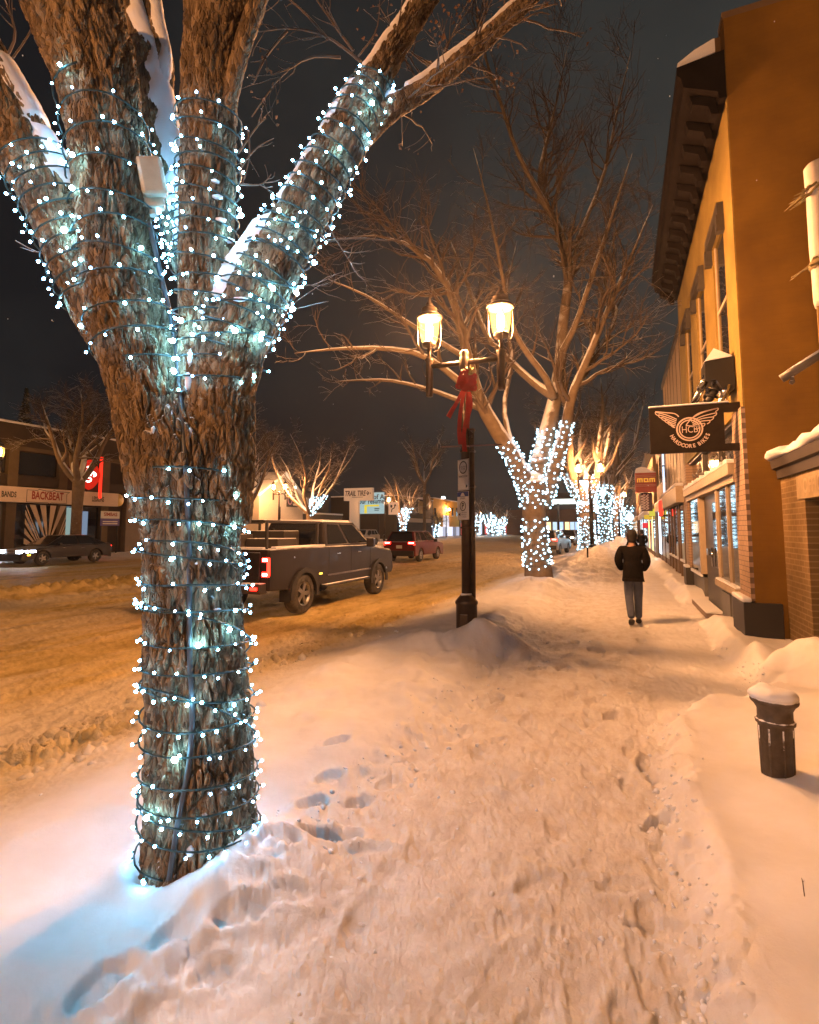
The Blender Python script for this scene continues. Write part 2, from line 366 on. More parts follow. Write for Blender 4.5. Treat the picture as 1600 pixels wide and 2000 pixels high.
    for fx, fy, an, dp, sc in FEET:
        mk = (np.abs(X - fx) < 0.32) & (np.abs(Y - fy) < 0.32)
        if not mk.any(): continue
        dx, dy = X[mk] - fx, Y[mk] - fy
        u = dx * math.cos(an) + dy * math.sin(an); v = -dx * math.sin(an) + dy * math.cos(an)
        w = 0.052 * sc * (1 + 0.22 * np.sin(v / 0.15 * 1.5 + 0.6))
        r = np.sqrt((u / w) ** 2 + (v / (0.145 * sc)) ** 2) * (1 + 0.25 * perlin(X[mk] * 16, Y[mk] * 16, s=95))
        h[mk] += -dp * 1.35 * (1 - S(0.72, 1.08, r)) + 0.35 * dp * np.exp(-((r - 1.35) / 0.28) ** 2)
    dt = np.hypot(X + 2.06, Y - 2.30); mk = dt < 0.8
    if mk.any(): h[mk] += 0.045 * np.exp(-((dt[mk] - 0.34) / 0.085) ** 2) * (0.75 + 0.8 * perlin(X[mk] * 6, Y[mk] * 6, s=98))
    return h
_Hc = {}
def hz(x, y): return float(height(np.array([float(x)]), np.array([float(y)]))[0])

def ground_material(name, base):
    # base: 'road' mixes dirty slush and packed white patches, 'snow' is clean to lightly trodden
    m = bpy.data.materials.new(name); m.use_nodes = True; nt = m.node_tree; N = nt.nodes; L = nt.links; b = N['Principled BSDF']
    b.inputs['Roughness'].default_value = 0.62; b.inputs['Specular IOR Level'].default_value = 0.35
    tc = N.new('ShaderNodeTexCoord'); sp = N.new('ShaderNodeSeparateXYZ'); L.new(tc.outputs['Object'], sp.inputs[0])
    def noise(sc, st=(1, 1, 1), det=5, ro=0.6):
        mp = N.new('ShaderNodeMapping'); mp.inputs['Scale'].default_value = st; L.new(tc.outputs['Object'], mp.inputs[0])
        n = N.new('ShaderNodeTexNoise'); n.inputs['Scale'].default_value = sc; n.inputs['Detail'].default_value = det; n.inputs['Roughness'].default_value = ro
        L.new(mp.outputs[0], n.inputs['Vector']); return n.outputs['Fac']
    def mrange(src, a, c, lo=0, hi=1):
        r = N.new('ShaderNodeMapRange'); L.new(src, r.inputs['Value']); r.inputs['From Min'].default_value = a; r.inputs['From Max'].default_value = c; r.inputs['To Min'].default_value = lo; r.inputs['To Max'].default_value = hi; return r.outputs[0]
    def mix(f, A, B):
        x = N.new('ShaderNodeMix'); x.data_type = 'RGBA'
        L.new(f, x.inputs['Factor'])
        for k, v in (('A', A), ('B', B)):
            if isinstance(v, tuple): x.inputs[k].default_value = (*v, 1)
            else: L.new(v, x.inputs[k])
        return x.outputs['Result']
    def math_(op, a, c):
        x = N.new('ShaderNodeMath'); x.operation = op
        for i, v in enumerate((a, c)):
            if isinstance(v, (int, float)): x.inputs[i].default_value = v
            else: L.new(v, x.inputs[i])
        return x.outputs[0]
    # road colour
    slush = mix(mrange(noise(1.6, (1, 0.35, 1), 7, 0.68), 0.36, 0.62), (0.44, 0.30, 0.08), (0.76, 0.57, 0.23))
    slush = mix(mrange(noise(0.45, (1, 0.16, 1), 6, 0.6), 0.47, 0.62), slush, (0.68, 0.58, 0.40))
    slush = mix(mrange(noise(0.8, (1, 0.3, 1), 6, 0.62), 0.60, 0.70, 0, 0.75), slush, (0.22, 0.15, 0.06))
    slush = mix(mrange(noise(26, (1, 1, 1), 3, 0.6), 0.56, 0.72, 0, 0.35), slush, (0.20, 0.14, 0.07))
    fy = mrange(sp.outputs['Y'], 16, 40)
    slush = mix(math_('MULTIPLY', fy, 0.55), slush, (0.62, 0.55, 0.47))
    # pavement colour
    snow = mix(mrange(noise(1.3, (1, 1, 1), 7, 0.68), 0.38, 0.66), (0.80, 0.79, 0.80), (0.70, 0.68, 0.66))
    tread = mix(mrange(noise(5.5, (1, 0.6, 1), 7, 0.7), 0.40, 0.66), (0.74, 0.71, 0.68), (0.58, 0.52, 0.46))
    px_ = math_('ADD', sp.outputs['X'], math_('MULTIPLY', math_('SUBTRACT', noise(0.9, (1, 1, 1), 5), 0.5), 0.9))
    intr = math_('MULTIPLY', mrange(px_, -1.9, -1.2), mrange(px_, 0.55, 0.05))
    snow = mix(intr, snow, tread)
    rx = math_('ADD', sp.outputs['X'], math_('MULTIPLY', math_('SUBTRACT', noise(1.1, (1, 0.6, 1), 6), 0.5), 1.3))
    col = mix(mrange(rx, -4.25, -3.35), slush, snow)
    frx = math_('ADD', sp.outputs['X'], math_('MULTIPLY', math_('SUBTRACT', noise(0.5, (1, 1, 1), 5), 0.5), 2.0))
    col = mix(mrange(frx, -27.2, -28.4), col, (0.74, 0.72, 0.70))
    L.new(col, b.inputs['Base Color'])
    n1 = noise(85, det=7, ro=0.75); n2 = noise(22, det=5, ro=.65)
    hgt = math_('ADD', n1, math_('MULTIPLY', n2, 1.6))
    bp = N.new('ShaderNodeBump'); bp.inputs['Strength'].default_value = 0.5; bp.inputs['Distance'].default_value = 0.022; L.new(hgt, bp.inputs['Height'])
    rs = math_('ADD', mrange(rx, -4.25, -3.35, 0.6, 0.0), math_('ADD', math_('MULTIPLY', intr, 0.42), 0.14)); L.new(rs, bp.inputs['Strength'])
    L.new(bp.outputs[0], b.inputs['Normal'])
    return m
GROUND = ground_material('snowy_ground', 'snow')

def build_ground():
    a = np.concatenate([np.linspace(-180, -46, 60)[:-1], np.linspace(-46, 70, 980), np.linspace(70, 180, 50)[1:-1]]) * PI / 180
    r = [0.35]
    while r[-1] < 330: r.append(r[-1] * (1.0066 if r[-1] < 24 else 1.016))
    r = np.array(r); A, Rr = np.meshgrid(a, r)
    X, Y = -np.sin(A) * Rr, np.cos(A) * Rr
    Z = height(X.ravel().copy(), Y.ravel().copy()).reshape(X.shape)
    V = np.stack([X, Y, Z], -1).reshape(-1, 3); nr_, na = X.shape
    idx = np.arange(nr_ * na).reshape(nr_, na); nx = np.roll(idx, -1, 1)
    q = np.stack([idx[:-1], nx[:-1], nx[1:], idx[1:]], -1)
    xc = V[q][..., 0].mean(-1)
    # at the wrap-around column the mean stays valid because vertices are neighbours
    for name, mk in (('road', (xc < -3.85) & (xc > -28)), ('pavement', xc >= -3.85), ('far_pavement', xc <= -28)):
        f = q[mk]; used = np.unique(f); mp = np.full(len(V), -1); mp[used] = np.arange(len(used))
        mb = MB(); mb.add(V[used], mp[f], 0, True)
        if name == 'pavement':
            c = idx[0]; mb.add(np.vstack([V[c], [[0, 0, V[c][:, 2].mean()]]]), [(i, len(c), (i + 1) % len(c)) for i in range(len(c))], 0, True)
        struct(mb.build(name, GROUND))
build_ground()

def crumbs():
    """loose bits of broken snow along the edges of the path and the kerb windrow"""
    g = np.random.default_rng(44); v0, f0 = ico(1, 1); P = []
    for n, kind, y0, y1 in ((420, 2, 1.6, 9), (240, 1, 2.6, 9), (160, 0, 1.6, 9), (420, 3, 1.5, 16)):
        Y = y0 + (y1 - y0) * g.random(n) ** 1.5; e1, e2, e3 = edges(Y)
        X = e3 + g.normal(0.0, .08, n) if kind == 2 else e2 + g.normal(-.05, .18, n) if kind == 1 else g.uniform(-1.4, .15, n) if kind == 0 else e1 + g.normal(-.55, .38, n)
        r = (g.gamma(2.0, .0036, n) + .004) if kind != 3 else (g.gamma(2.0, .016, n) + .008)
        P.append(np.stack([X, Y, height(X.copy(), Y.copy()), np.minimum(r, .022 if kind != 3 else .08)], 1))
    P = np.vstack(P); a = g.random(len(P)) * 2 * PI; k = len(v0)
    sc = g.uniform(.65, 1.35, (len(P), 3)); V = v0[None] * sc[:, None] * (1 + .2 * g.normal(size=(len(P), k, 1)).clip(-1.2, 1.2))
    c, s = np.cos(a)[:, None], np.sin(a)[:, None]; V = np.stack([V[..., 0] * c - V[..., 1] * s, V[..., 0] * s + V[..., 1] * c, V[..., 2] * .8], -1) * P[:, 3][:, None, None] + P[:, None, :3] + np.array([0, 0, -.15])[None] * P[:, 3][:, None, None]
    mb = MB(); mb.add(V.reshape(-1, 3), (f0[None] + (np.arange(len(P)) * k)[:, None, None]).reshape(-1, 3), 0, True)
    mb.mi = [(P[:, 0] < -3.6).repeat(len(f0)).astype(int)]; o = mb.build('snow_crumbs', [M['snow'], GROUND]); tag(o, 'loose crumbs of broken snow along the path edges and the kerb', 'snow crumbs', kind='stuff')
# ------------------------------------------------------------------ bark limbs
def crom(P, n):
    P = np.asarray(P, float); k = len(P); t = np.linspace(0, k - 1, n); i = np.clip(t.astype(int), 0, k - 2); f = (t - i)[:, None]
    p0, p1, p2, p3 = P[np.maximum(i - 1, 0)], P[i], P[i + 1], P[np.minimum(i + 2, k - 1)]
    return 0.5 * (2 * p1 + (p2 - p0) * f + (2 * p0 - 5 * p1 + 4 * p2 - p3) * f ** 2 + (3 * p1 - p0 - 3 * p2 + p3) * f ** 3)
class Limb:
    """smooth centre line + radius with frames; base surface for bark, snow and light strings"""
    def __init__(self, pts, rad, ds=0.01):
        pts = np.asarray(pts, float); L0 = np.linalg.norm(np.diff(pts, axis=0), axis=1).sum()
        n = max(8, int(L0 / ds)); q = crom(np.c_[pts, rad], n)
        self.c, self.r = q[:, :3], q[:, 3]
        d = np.linalg.norm(np.diff(self.c, axis=0), axis=1); self.s = np.r_[0, np.cumsum(d)]; self.len = self.s[-1]
        T = nz(np.gradient(self.c, axis=0)); self.T = T
        N = np.zeros_like(T); v = np.array([0, -1.0, 0.15]); v = v - T[0] * (v @ T[0]); N[0] = v / np.linalg.norm(v)
        for i in range(1, n):
            v = N[i - 1] - T[i] * (N[i - 1] @ T[i]); N[i] = v / np.linalg.norm(v)
        self.N, self.B = N, np.cross(T, N)
    def at(self, s, th, off=0.0):
        s = np.asarray(s, float); th = np.asarray(th, float)
        f = lambda A: np.stack([np.interp(s, self.s, A[:, k]) for k in range(3)], -1)
        nrm = nz(np.cos(th)[..., None] * f(self.N) + np.sin(th)[..., None] * f(self.B))
        return f(self.c) + nrm * (np.interp(s, self.s, self.r) + off)[..., None], nrm, nz(f(self.T))
def bark_surface(l, na, amp, seed, cell=(0.045, 0.20), lobes=0.05, flare=0.0, close=True):
    th = np.arange(na) * 2 * PI / na; ns = len(l.s)
    nrm = np.cos(th)[None, :, None] * l.N[:, None] + np.sin(th)[None, :, None] * l.B[:, None]
    r0 = float(np.median(l.r)); sx = np.cos(th)[None] * r0 + 0 * l.s[:, None]; sy = np.sin(th)[None] * r0 + 0 * l.s[:, None]; ss = l.s[:, None] + 0 * th[None]
    w1 = perlin(sx * 9, sy * 9, ss * 3.5, seed) * 0.03; w2 = perlin(sx * 9, sy * 9, ss * 3.5, seed + 5) * 0.03
    f1, f2 = worley((sx + w1) / cell[0], (sy + w2) / cell[0], (ss + 3 * w1) / cell[1], seed + 9)
    ridge = S(0.02, 0.20, f2 - f1) * (0.80 + 0.45 * perlin(sx * 15, sy * 15, ss * 6, seed + 23) - 0.25 * f1)
    g1, g2 = worley((sx + w1) / cell[0] * 2.1, (sy + w2) / cell[0] * 2.1, (ss + 3 * w1) / cell[1] * 1.7, seed + 19)
    ridge = ridge * (0.66 + 0.34 * S(0.0, 0.16, g2 - g1))
    fine = fbm(sx * 40, sy * 40, ss * 9, 3, seed + 11, .6)
    lob = perlin(np.cos(th)[None] * 1.6 + 0 * ss, np.sin(th)[None] * 1.6 + 0 * ss, ss * 0.8, seed + 13)
    rr = l.r[:, None] * (1 + lobes * lob)
    if flare: rr = rr * (1 + flare * np.exp(-ss / 0.22) * (0.55 + 0.9 * np.abs(np.sin(th * 2.5 + 0.7))[None]))
    rr = rr + amp * 1.5 * (ridge - 0.85) + amp * 0.34 * fine
    V = l.c[:, None] + nrm * rr[..., None]
    idx = np.arange(ns * na).reshape(ns, na); nx = np.roll(idx, -1, 1)
    return V, np.stack([idx[:-1], nx[:-1], nx[1:], idx[1:]], -1).reshape(-1, 4)
def snow_cap(mb, l, s0, s1, thick, half, seed, gap=0.0, ds=0.018, m=0):
    s = np.arange(s0, s1, ds); K = 15; u = np.linspace(-1, 1, K)
    f = lambda A: np.stack([np.interp(s, l.s, A[:, k]) for k in range(3)], -1)
    c, T = f(l.c), nz(f(l.T)); r = np.interp(s, l.s, l.r)
    up = np.array([0, 0, 1.0]); uv = nz(up - T * (T @ up)[:, None]); sd = np.cross(T, uv)
    slope = np.sqrt(np.clip(1 - T[:, 2] ** 2, 0, 1))
    hv = half * (0.75 + 0.45 * perlin(s * 7, 0 * s, s=seed)) ; tv = thick * slope * (0.8 + 0.7 * perlin(s * 4, 0 * s + 5, s=seed + 1))
    on = S(gap - 0.06, gap + 0.08, perlin(s * 8, 0 * s + 9, s=seed + 2) + 0.5) if gap else np.ones_like(s)
    e = np.minimum(np.arange(len(s)), np.arange(len(s))[::-1]) / 4.0; on = on * np.clip(e, 0, 1) ** 0.6
    ang = u[None] * hv[:, None] * (1 + 0.18 * perlin(s[:, None] * 14 + 0 * u[None], u[None] * 2 + 0 * s[:, None], s=seed + 3))
    prof = np.clip(1 - np.abs(u) ** 3, 0, 1)[None] * on[:, None]
    off = -0.012 + (0.012 + tv[:, None]) * prof + 0.004 * perlin(s[:, None] * 30 + 0 * u[None], u[None] * 5 + 0 * s[:, None], s=seed + 4) * prof
    nrm = np.cos(ang)[..., None] * uv[:, None] + np.sin(ang)[..., None] * sd[:, None]
    V = c[:, None] + nrm * (r[:, None] + off)[..., None]
    idx = np.arange(len(s) * K).reshape(len(s), K)
    mb.add(V.reshape(-1, 3), np.stack([idx[:-1, :-1], idx[:-1, 1:], idx[1:, 1:], idx[1:, :-1]], -1).reshape(-1, 4), m, True)
# twigs ---------------------------------------------------------------------------------------------------------------
def spawn(P, Rd, n, ln, ang, rf, K=6, t0=0.25, up=0.06, wob=0.16, r1=0.004, seed=0, texp=0.85):
    """n child branches sprouting from a batch of polylines"""
    g = np.random.default_rng(seed); B, KK = P.shape[:2]
    L = np.linalg.norm(np.diff(P, axis=1), axis=2).sum(1); pb = g.choice(B, n, p=L / L.sum())
    t = t0 + (1 - t0) * g.random(n) ** texp; x = t * (KK - 1); i = np.clip(x.astype(int), 0, KK - 2); f = (x - i)[:, None]
    p = P[pb, i] * (1 - f) + P[pb, i + 1] * f; d = nz(P[pb, i + 1] - P[pb, i]); r = (Rd[pb, i] * (1 - f[:, 0]) + Rd[pb, i + 1] * f[:, 0])
    ax = nz(np.cross(d, g.normal(size=(n, 3)))); a = g.normal(ang, 0.22, n)[:, None]
    d = nz(d * np.cos(a) + ax * np.sin(a)); l = g.uniform(ln[0], ln[1], n) * (1.15 - 0.6 * t) * np.clip(L[pb] / np.median(L), 0.6, 1.4)
    out = [p]; cur = d
    for k in range(K - 1):
        cur = nz(cur + wob * g.normal(size=(n, 3)) + np.array([0, 0, up])); out.append(out[-1] + cur * (l / (K - 1))[:, None])
    r0 = np.maximum(r * rf, r1 * 1.05)
    return np.stack(out, 1), r0[:, None] * (1 - np.linspace(0, 1, K))[None] + r1 * np.linspace(0, 1, K)[None]
def bark_material():
    m = mat('elm_bark', (.08, .054, .029), .85, snow=(0.72, 9, 0.5), c2=(.2, .13, .07)); nt = m.node_tree; N = nt.nodes; L = nt.links; b = N['Principled BSDF']
    tc = N.new('ShaderNodeTexCoord'); wn = N.new('ShaderNodeTexNoise'); wn.inputs['Scale'].default_value = 7; wn.inputs['Detail'].default_value = 3; L.new(tc.outputs['Object'], wn.inputs['Vector'])
    wm = N.new('ShaderNodeVectorMath'); wm.operation = 'MULTIPLY_ADD'; L.new(wn.outputs['Color'], wm.inputs[0]); wm.inputs[1].default_value = (.06, .06, .06); L.new(tc.outputs['Object'], wm.inputs[2])
    mp = N.new('ShaderNodeMapping'); mp.inputs['Scale'].default_value = (1, 1, .30); L.new(wm.outputs[0], mp.inputs[0])
    vo = N.new('ShaderNodeTexVoronoi'); vo.feature = 'DISTANCE_TO_EDGE'; vo.inputs['Scale'].default_value = 46; L.new(mp.outputs[0], vo.inputs['Vector'])
    vc = N.new('ShaderNodeTexVoronoi'); vc.inputs['Scale'].default_value = 46; L.new(mp.outputs[0], vc.inputs['Vector'])
    n1 = N.new('ShaderNodeTexNoise'); n1.inputs['Scale'].default_value = 85; n1.inputs['Detail'].default_value = 6; n1.inputs['Roughness'].default_value = .7; L.new(mp.outputs[0], n1.inputs['Vector'])
    n2 = N.new('ShaderNodeTexNoise'); n2.inputs['Scale'].default_value = 3.2; n2.inputs['Detail'].default_value = 6; L.new(tc.outputs['Object'], n2.inputs['Vector'])
    bw = N.new('ShaderNodeSeparateColor'); L.new(vc.outputs['Color'], bw.inputs[0])
    def M_(op, a, c):
        x = N.new('ShaderNodeMath'); x.operation = op
        for i, v in enumerate((a, c)):
            if isinstance(v, (int, float)): x.inputs[i].default_value = v
            else: L.new(v, x.inputs[i])
        return x.outputs[0]
    f = M_('ADD', M_('MULTIPLY', bw.outputs[0], .42), M_('ADD', M_('MULTIPLY', n1.outputs['Fac'], .42), M_('MULTIPLY', n2.outputs['Fac'], .36)))
    rp = N.new('ShaderNodeValToRGB'); e = rp.color_ramp.elements; e[0].position = .34; e[0].color = (.050, .033, .018, 1); e[1].position = .82; e[1].color = (.30, .215, .125, 1); e.new(.58).color = (.155, .105, .056, 1); L.new(f, rp.inputs[0])
    for l in list(nt.links):
        if l.to_socket.name == 'A' and l.to_node.bl_idname == 'ShaderNodeMix' and l.to_node.data_type == 'RGBA': tgt = l.to_socket
    L.new(rp.outputs[0], tgt)
    cr = N.new('ShaderNodeMapRange'); cr.inputs['From Max'].default_value = .16; L.new(vo.outputs['Distance'], cr.inputs[0])
    bp = N.new('ShaderNodeBump'); bp.inputs['Strength'].default_value = .85; bp.inputs['Distance'].default_value = .010; L.new(M_('ADD', cr.outputs[0], M_('MULTIPLY', n1.outputs['Fac'], .9)), bp.inputs['Height']); L.new(bp.outputs[0], b.inputs['Normal'])
    return m
BARK = bark_material()
BARK2 = mat('snowy_branch_bark', (0.12, 0.085, 0.055), 0.85, c2=(0.19, 0.14, 0.09), vs=5, bump=0.5, bs=22, snow=(0.16, 3.0, 0.45), bdist=0.02)
TWIG = mat('twig_bark', (0.085, 0.058, 0.038), 0.85, snow=(0.55, 3, 0.6))
LEAF = mat('dead_leaf', (0.16, 0.075, 0.03), 0.8, c2=(0.10, 0.05, 0.02), vs=20)

# light strings ---------------------------------------------------------------------------------------------------------
def ico(r=1.0, sub=1):
    bm = bmesh.new(); bmesh.ops.create_icosphere(bm, subdivisions=sub, radius=r); v = np.array([list(q.co) for q in bm.verts]); f = np.array([[q.index for q in p.verts] for p in bm.faces]); bm.free(); return v, f
ICO1, ICOF = ico(1, 1)
crumbs()
def bulb_proto(r, m, name):
    mb = MB(); mb.add(ICO1 * np.array([r, r, r * 1.25]), ICOF, 0, True); return mb.mesh(name, m)
def frame(n):
    n = nz(n); a = np.array([0, 0, 1.0]) if abs(n[2]) < 0.9 else np.array([1.0, 0, 0]); x = nz(np.cross(a, n)); return np.stack([x, np.cross(n, x), n], 1)
def light_string(label, group, spans, rb, mb_mat, wire_r, gap, seed, loc, bulb_mesh, nmax=100, off=0.012, stub=0.016, clump=0.0, near_elm=False):
    """spans: (limb, s0, s1, pitch, theta0). A wire wound round the limbs with bulbs on short stalks."""
    g = np.random.default_rng(seed); root = thing('string_lights', label, 'string lights', loc, 0, group)
    w = MB(); pos = []; nrm_ = []
    for l, s0, s1, pitch, th0 in spans:
        turns = abs(s1 - s0) / pitch; n = int(turns * 26) + 2; u = np.linspace(0, 1, n)
        sgn = 1 if g.random() < 0.5 else -1
        th = th0 + sgn * u * turns * 2 * PI; s = s0 + (s1 - s0) * u
        s = s + pitch * (0.42 * perlin(u * turns * 1.9, 0 * u, s=seed + 1) + 0.35 * perlin(u * turns * 0.6, 0 * u + 3, s=seed + 2) + 0.22 * np.sin(th * 1.0 + seed)); s = np.clip(s, 0.005, l.len - 0.005)
        p, nn, tt = l.at(s, th, off + 0.004)
        w.tube(p, wire_r, 5)
        d = np.r_[0, np.cumsum(np.linalg.norm(np.diff(p, axis=0), axis=1))]
        q = np.arange(gap * 0.5, d[-1], gap); q = np.clip(q + g.uniform(-0.45, 0.45, len(q)) * gap, 0, d[-1])
        sb = np.interp(q, d, s); tb = np.interp(q, d, th)
        bp, bn, bt = l.at(sb + g.normal(0, clump, len(sb)), tb, off + 0.006)
        sidew = np.cross(bn, bt)
        dirn = nz(bn * g.uniform(0.25, 1.0, (len(q), 1)) + bt * g.normal(-0.15, 0.75, (len(q), 1)) + sidew * g.normal(0, 0.55, (len(q), 1)))
        tip = bp + dirn * (stub * g.uniform(0.7, 1.4, (len(q), 1)))
        if stub > 0.01: w.tubes(np.stack([bp - bn * 0.006, tip], 1), np.full((len(q), 2), wire_r * 0.85), 4)
        pos.append(tip + dirn * rb * 0.8); nrm_.append(dirn)
    pos = np.vstack(pos); nrm_ = np.vstack(nrm_)
    w.build('wire', M['wire'], root)
    rad = np.concatenate([nz(p - 0) * 0 for p in [pos]])  # placeholder keeps shapes aligned
    cen = np.vstack([l.c for l, *_ in spans]); near = np.array([cen[np.argmin(((cen - p) ** 2).sum(1))] for p in pos])
    vis = ((pos - near) * nz(EYEP - pos)).sum(1)
    order = np.argsort(-vis); base = np.array(root.location)
    for i in order[:nmax]:
        o = bpy.data.objects.new('bulb', bulb_mesh); COL.objects.link(o); o.parent = root
        k = g.random(); sc_ = g.uniform(.82, 1.12) * (1.75 if k > .965 else 1.3 if k > .85 else 1.0)
        if near_elm:
            o.data = BULBS[2 if k > .93 else 1 if k < .25 else 0]
        o.matrix_local = Matrix.Translation(Vector(pos[i] - base)) @ Matrix(frame(nrm_[i]).tolist()).to_4x4() @ Matrix.Scale(sc_, 4)
    rest = order[nmax:]
    if len(rest):
        b = MB(); nv = len(ICO1); sc = ICO1 * np.array([rb, rb, rb * 1.25])
        V = np.stack([pos[i] + sc @ frame(nrm_[i]).T for i in rest]); Fc = (ICOF[None] + (np.arange(len(rest)) * nv)[:, None, None]).reshape(-1, 3)
        b.add(V.reshape(-1, 3), Fc, 0, True); o = b.build('bulb', mb_mat, root); o['kind'] = 'stuff'
    return root

# ------------------------------------------------------------------ the near elm
D0 = 2.74
def pxlimb(lst, D, ds=0.010, k=1.0):
    lst = [(a[0], a[1], a[2] * k, a[3]) for a in lst]; p = [at_d(a[0], a[1], D + a[3]) for a in lst]; r = [a[2] / 2 / F * (D + a[3]) for a in lst]
    return Limb(p, r, ds)
T1 = {
 'trunk': pxlimb([(386, 1900, 285, 0), (388, 1760, 262, 0), (390, 1690, 250, 0), (391, 1600, 238, 0), (390, 1480, 226, 0), (386, 1300, 214, 0), (380, 1150, 204, 0), (374, 1000, 208, 0), (366, 900, 224, 0), (358, 835, 205, 0.02), (358, 785, 150, 0.03), (360, 735, 70, 0.04)], D0, 0.006, .90),
 'A': pxlimb([(335, 1010, 150, 0), (315, 880, 160, 0), (293, 770, 156, -.01), (265, 665, 158, -.02), (236, 560, 154, -.03), (224, 455, 146, -.03), (213, 315, 148, -.02), (192, 168, 160, 0), (142, 0, 198, 0), (118, -130, 215, 0)], D0, 0.008, .95),
 'L': pxlimb([(250, 690, 120, .02), (200, 590, 128, .0), (160, 500, 126, 0), (107, 390, 120, 0), (55, 300, 116, 0), (2, 190, 108, 0), (-60, 70, 100, 0)], D0),
 'C': pxlimb([(418, 1020, 140, .0), (424, 900, 146, 0), (425, 790, 142, .0), (415, 680, 128, .01), (406, 570, 114, .02), (404, 455, 108, .03), (408, 300, 110, .04), (410, 165, 112, .05), (424, 60, 124, .07), (440, -50, 145, .1), (450, -130, 150, .1)], D0, 0.008),
 'C2': pxlimb([(440, 260, 30, .03), (452, 180, 34, -.02), (474, 90, 36, -.02), (500, 10, 38, 0), (525, -70, 40, 0)], D0),
 'B': pxlimb([(385, 540, 80, .2), (352, 420, 76, .38), (322, 290, 68, .5), (296, 150, 62, .6), (258, 40, 56, .66), (236, -40, 54, .7)], D0),
 'B2': pxlimb([(312, 215, 46, .55), (318, 130, 44, .62), (305, 60, 40, .7), (290, -30, 36, .8)], D0),
 'R': pxlimb([(425, 770, 150, .0), (455, 680, 146, .0), (492, 590, 136, .02), (532, 520, 124, .04), (580, 435, 112, .08), (628, 350, 102, .12), (672, 268, 94, .16), (706, 205, 84, .2), (745, 135, 62, .26), (792, 62, 54, .34), (850, -35, 50, .45)], D0, .010, .93),
 'R2': pxlimb([(672, 312, 60, .16), (708, 262, 54, .2), (762, 214, 46, .25), (842, 165, 40, .34), (930, 92, 36, .42), (1022, 10, 32, .5), (1090, -60, 30, .6)], D0),
}
BASE1 = [float(T1['trunk'].c[6][0]), float(T1['trunk'].c[6][1]), 0.08]
elm = thing('elm_tree', 'huge furrowed elm forking low, wrapped in cool white lights, nearest to the viewer', 'tree', BASE1, 0, 'elms wrapped in lights along the near kerb')
_trunkparts = []
mb = MB(); V, Q = bark_surface(T1['trunk'], 420, 0.026, 1, (0.044, 0.145), 0.06, 0.04); mb.add(V.reshape(-1, 3), Q, 0, True); elm_trunk = mb.build('trunk', BARK, elm); _trunkparts.append((V, Q))
for k, na, amp, sd in (('A', 300, .018, 2), ('L', 210, .013, 3), ('C', 240, .015, 4), ('C2', 50, .005, 5), ('B', 70, .007, 6), ('B2', 50, .005, 7), ('R', 220, .014, 8), ('R2', 60, .006, 9)):
    mb = MB(); V, Q = bark_surface(T1[k], na, amp, sd, (0.038, 0.12) if na > 100 else (0.03, 0.10), 0.05); mb.add(V.reshape(-1, 3), Q, 0, True); mb.build('limb', BARK, elm); _trunkparts.append((V, Q))
_vv = []; _ff = []; _o = 0
for V, Q in _trunkparts: _vv.append(V.reshape(-1, 3)); _ff.append(Q + _o); _o += len(_vv[-1])
BVH1 = BVHTree.FromPolygons(np.vstack(_vv).tolist(), np.vstack(_ff).tolist())
def on_elm(px, py, off=0.0):
    d = Vector(ray(px, py)).normalized(); h, n, i, t = BVH1.ray_cast(Vector(EYEP), d)
    if h is None: return at_d(px, py, D0), -np.array(d)
    return np.array(h) + np.array(n) * off, np.array(n)
mb = MB()
snow_cap(mb, T1['L'], 0.34, T1['L'].len, 0.034, 1.35, 101, 0.30)
snow_cap(mb, T1['B'], 0.05, T1['B'].len, 0.05, 1.55, 102, 0.0)
snow_cap(mb, T1['B2'], 0.05, T1['B2'].len, 0.03, 1.3, 103, 0.0)
snow_cap(mb, T1['R'], 0.30, 0.95, 0.12, 0.95, 104, 0.0)
snow_cap(mb, T1['R'], 0.95, T1['R'].len, 0.042, 0.85, 105, 0.28)
snow_cap(mb, T1['R2'], 0.12, T1['R2'].len, 0.028, 1.0, 106, 0.12)
mb.build('snow_cover', M['snow'], elm)
# snow tucked between the stems and on the ledges of the wire
mb = MB()
for px, py, sx, sy in ((455, 500, .075, .045), (445, 545, .05, .02), (470, 585, .04, .014), (368, 745, .018, .06), (372, 700, .014, .05), (395, 610, .02, .012), (372, 845, .012, .03), (300, 840, .010, .02), (425, 385, .03, .010), (430, 430, .035, .012), (420, 355, .025, .009), (445, 470, .04, .014), (385, 1100, .012, .008), (425, 1190, .02, .006), (448, 1385, .02, .006), (372, 1660, .018, .02), (372, 1665, .02, .02)):
    p, n = on_elm(px, py, 0.0); v = ICO1 * np.array([sx, 0.022, sy]); mb.add(v @ np.stack([CR, nz(-CFH), [0, 0, 1.0]], 0) + p, ICOF, 0, True)
mb.build('snow_patch', M['snow'], elm)
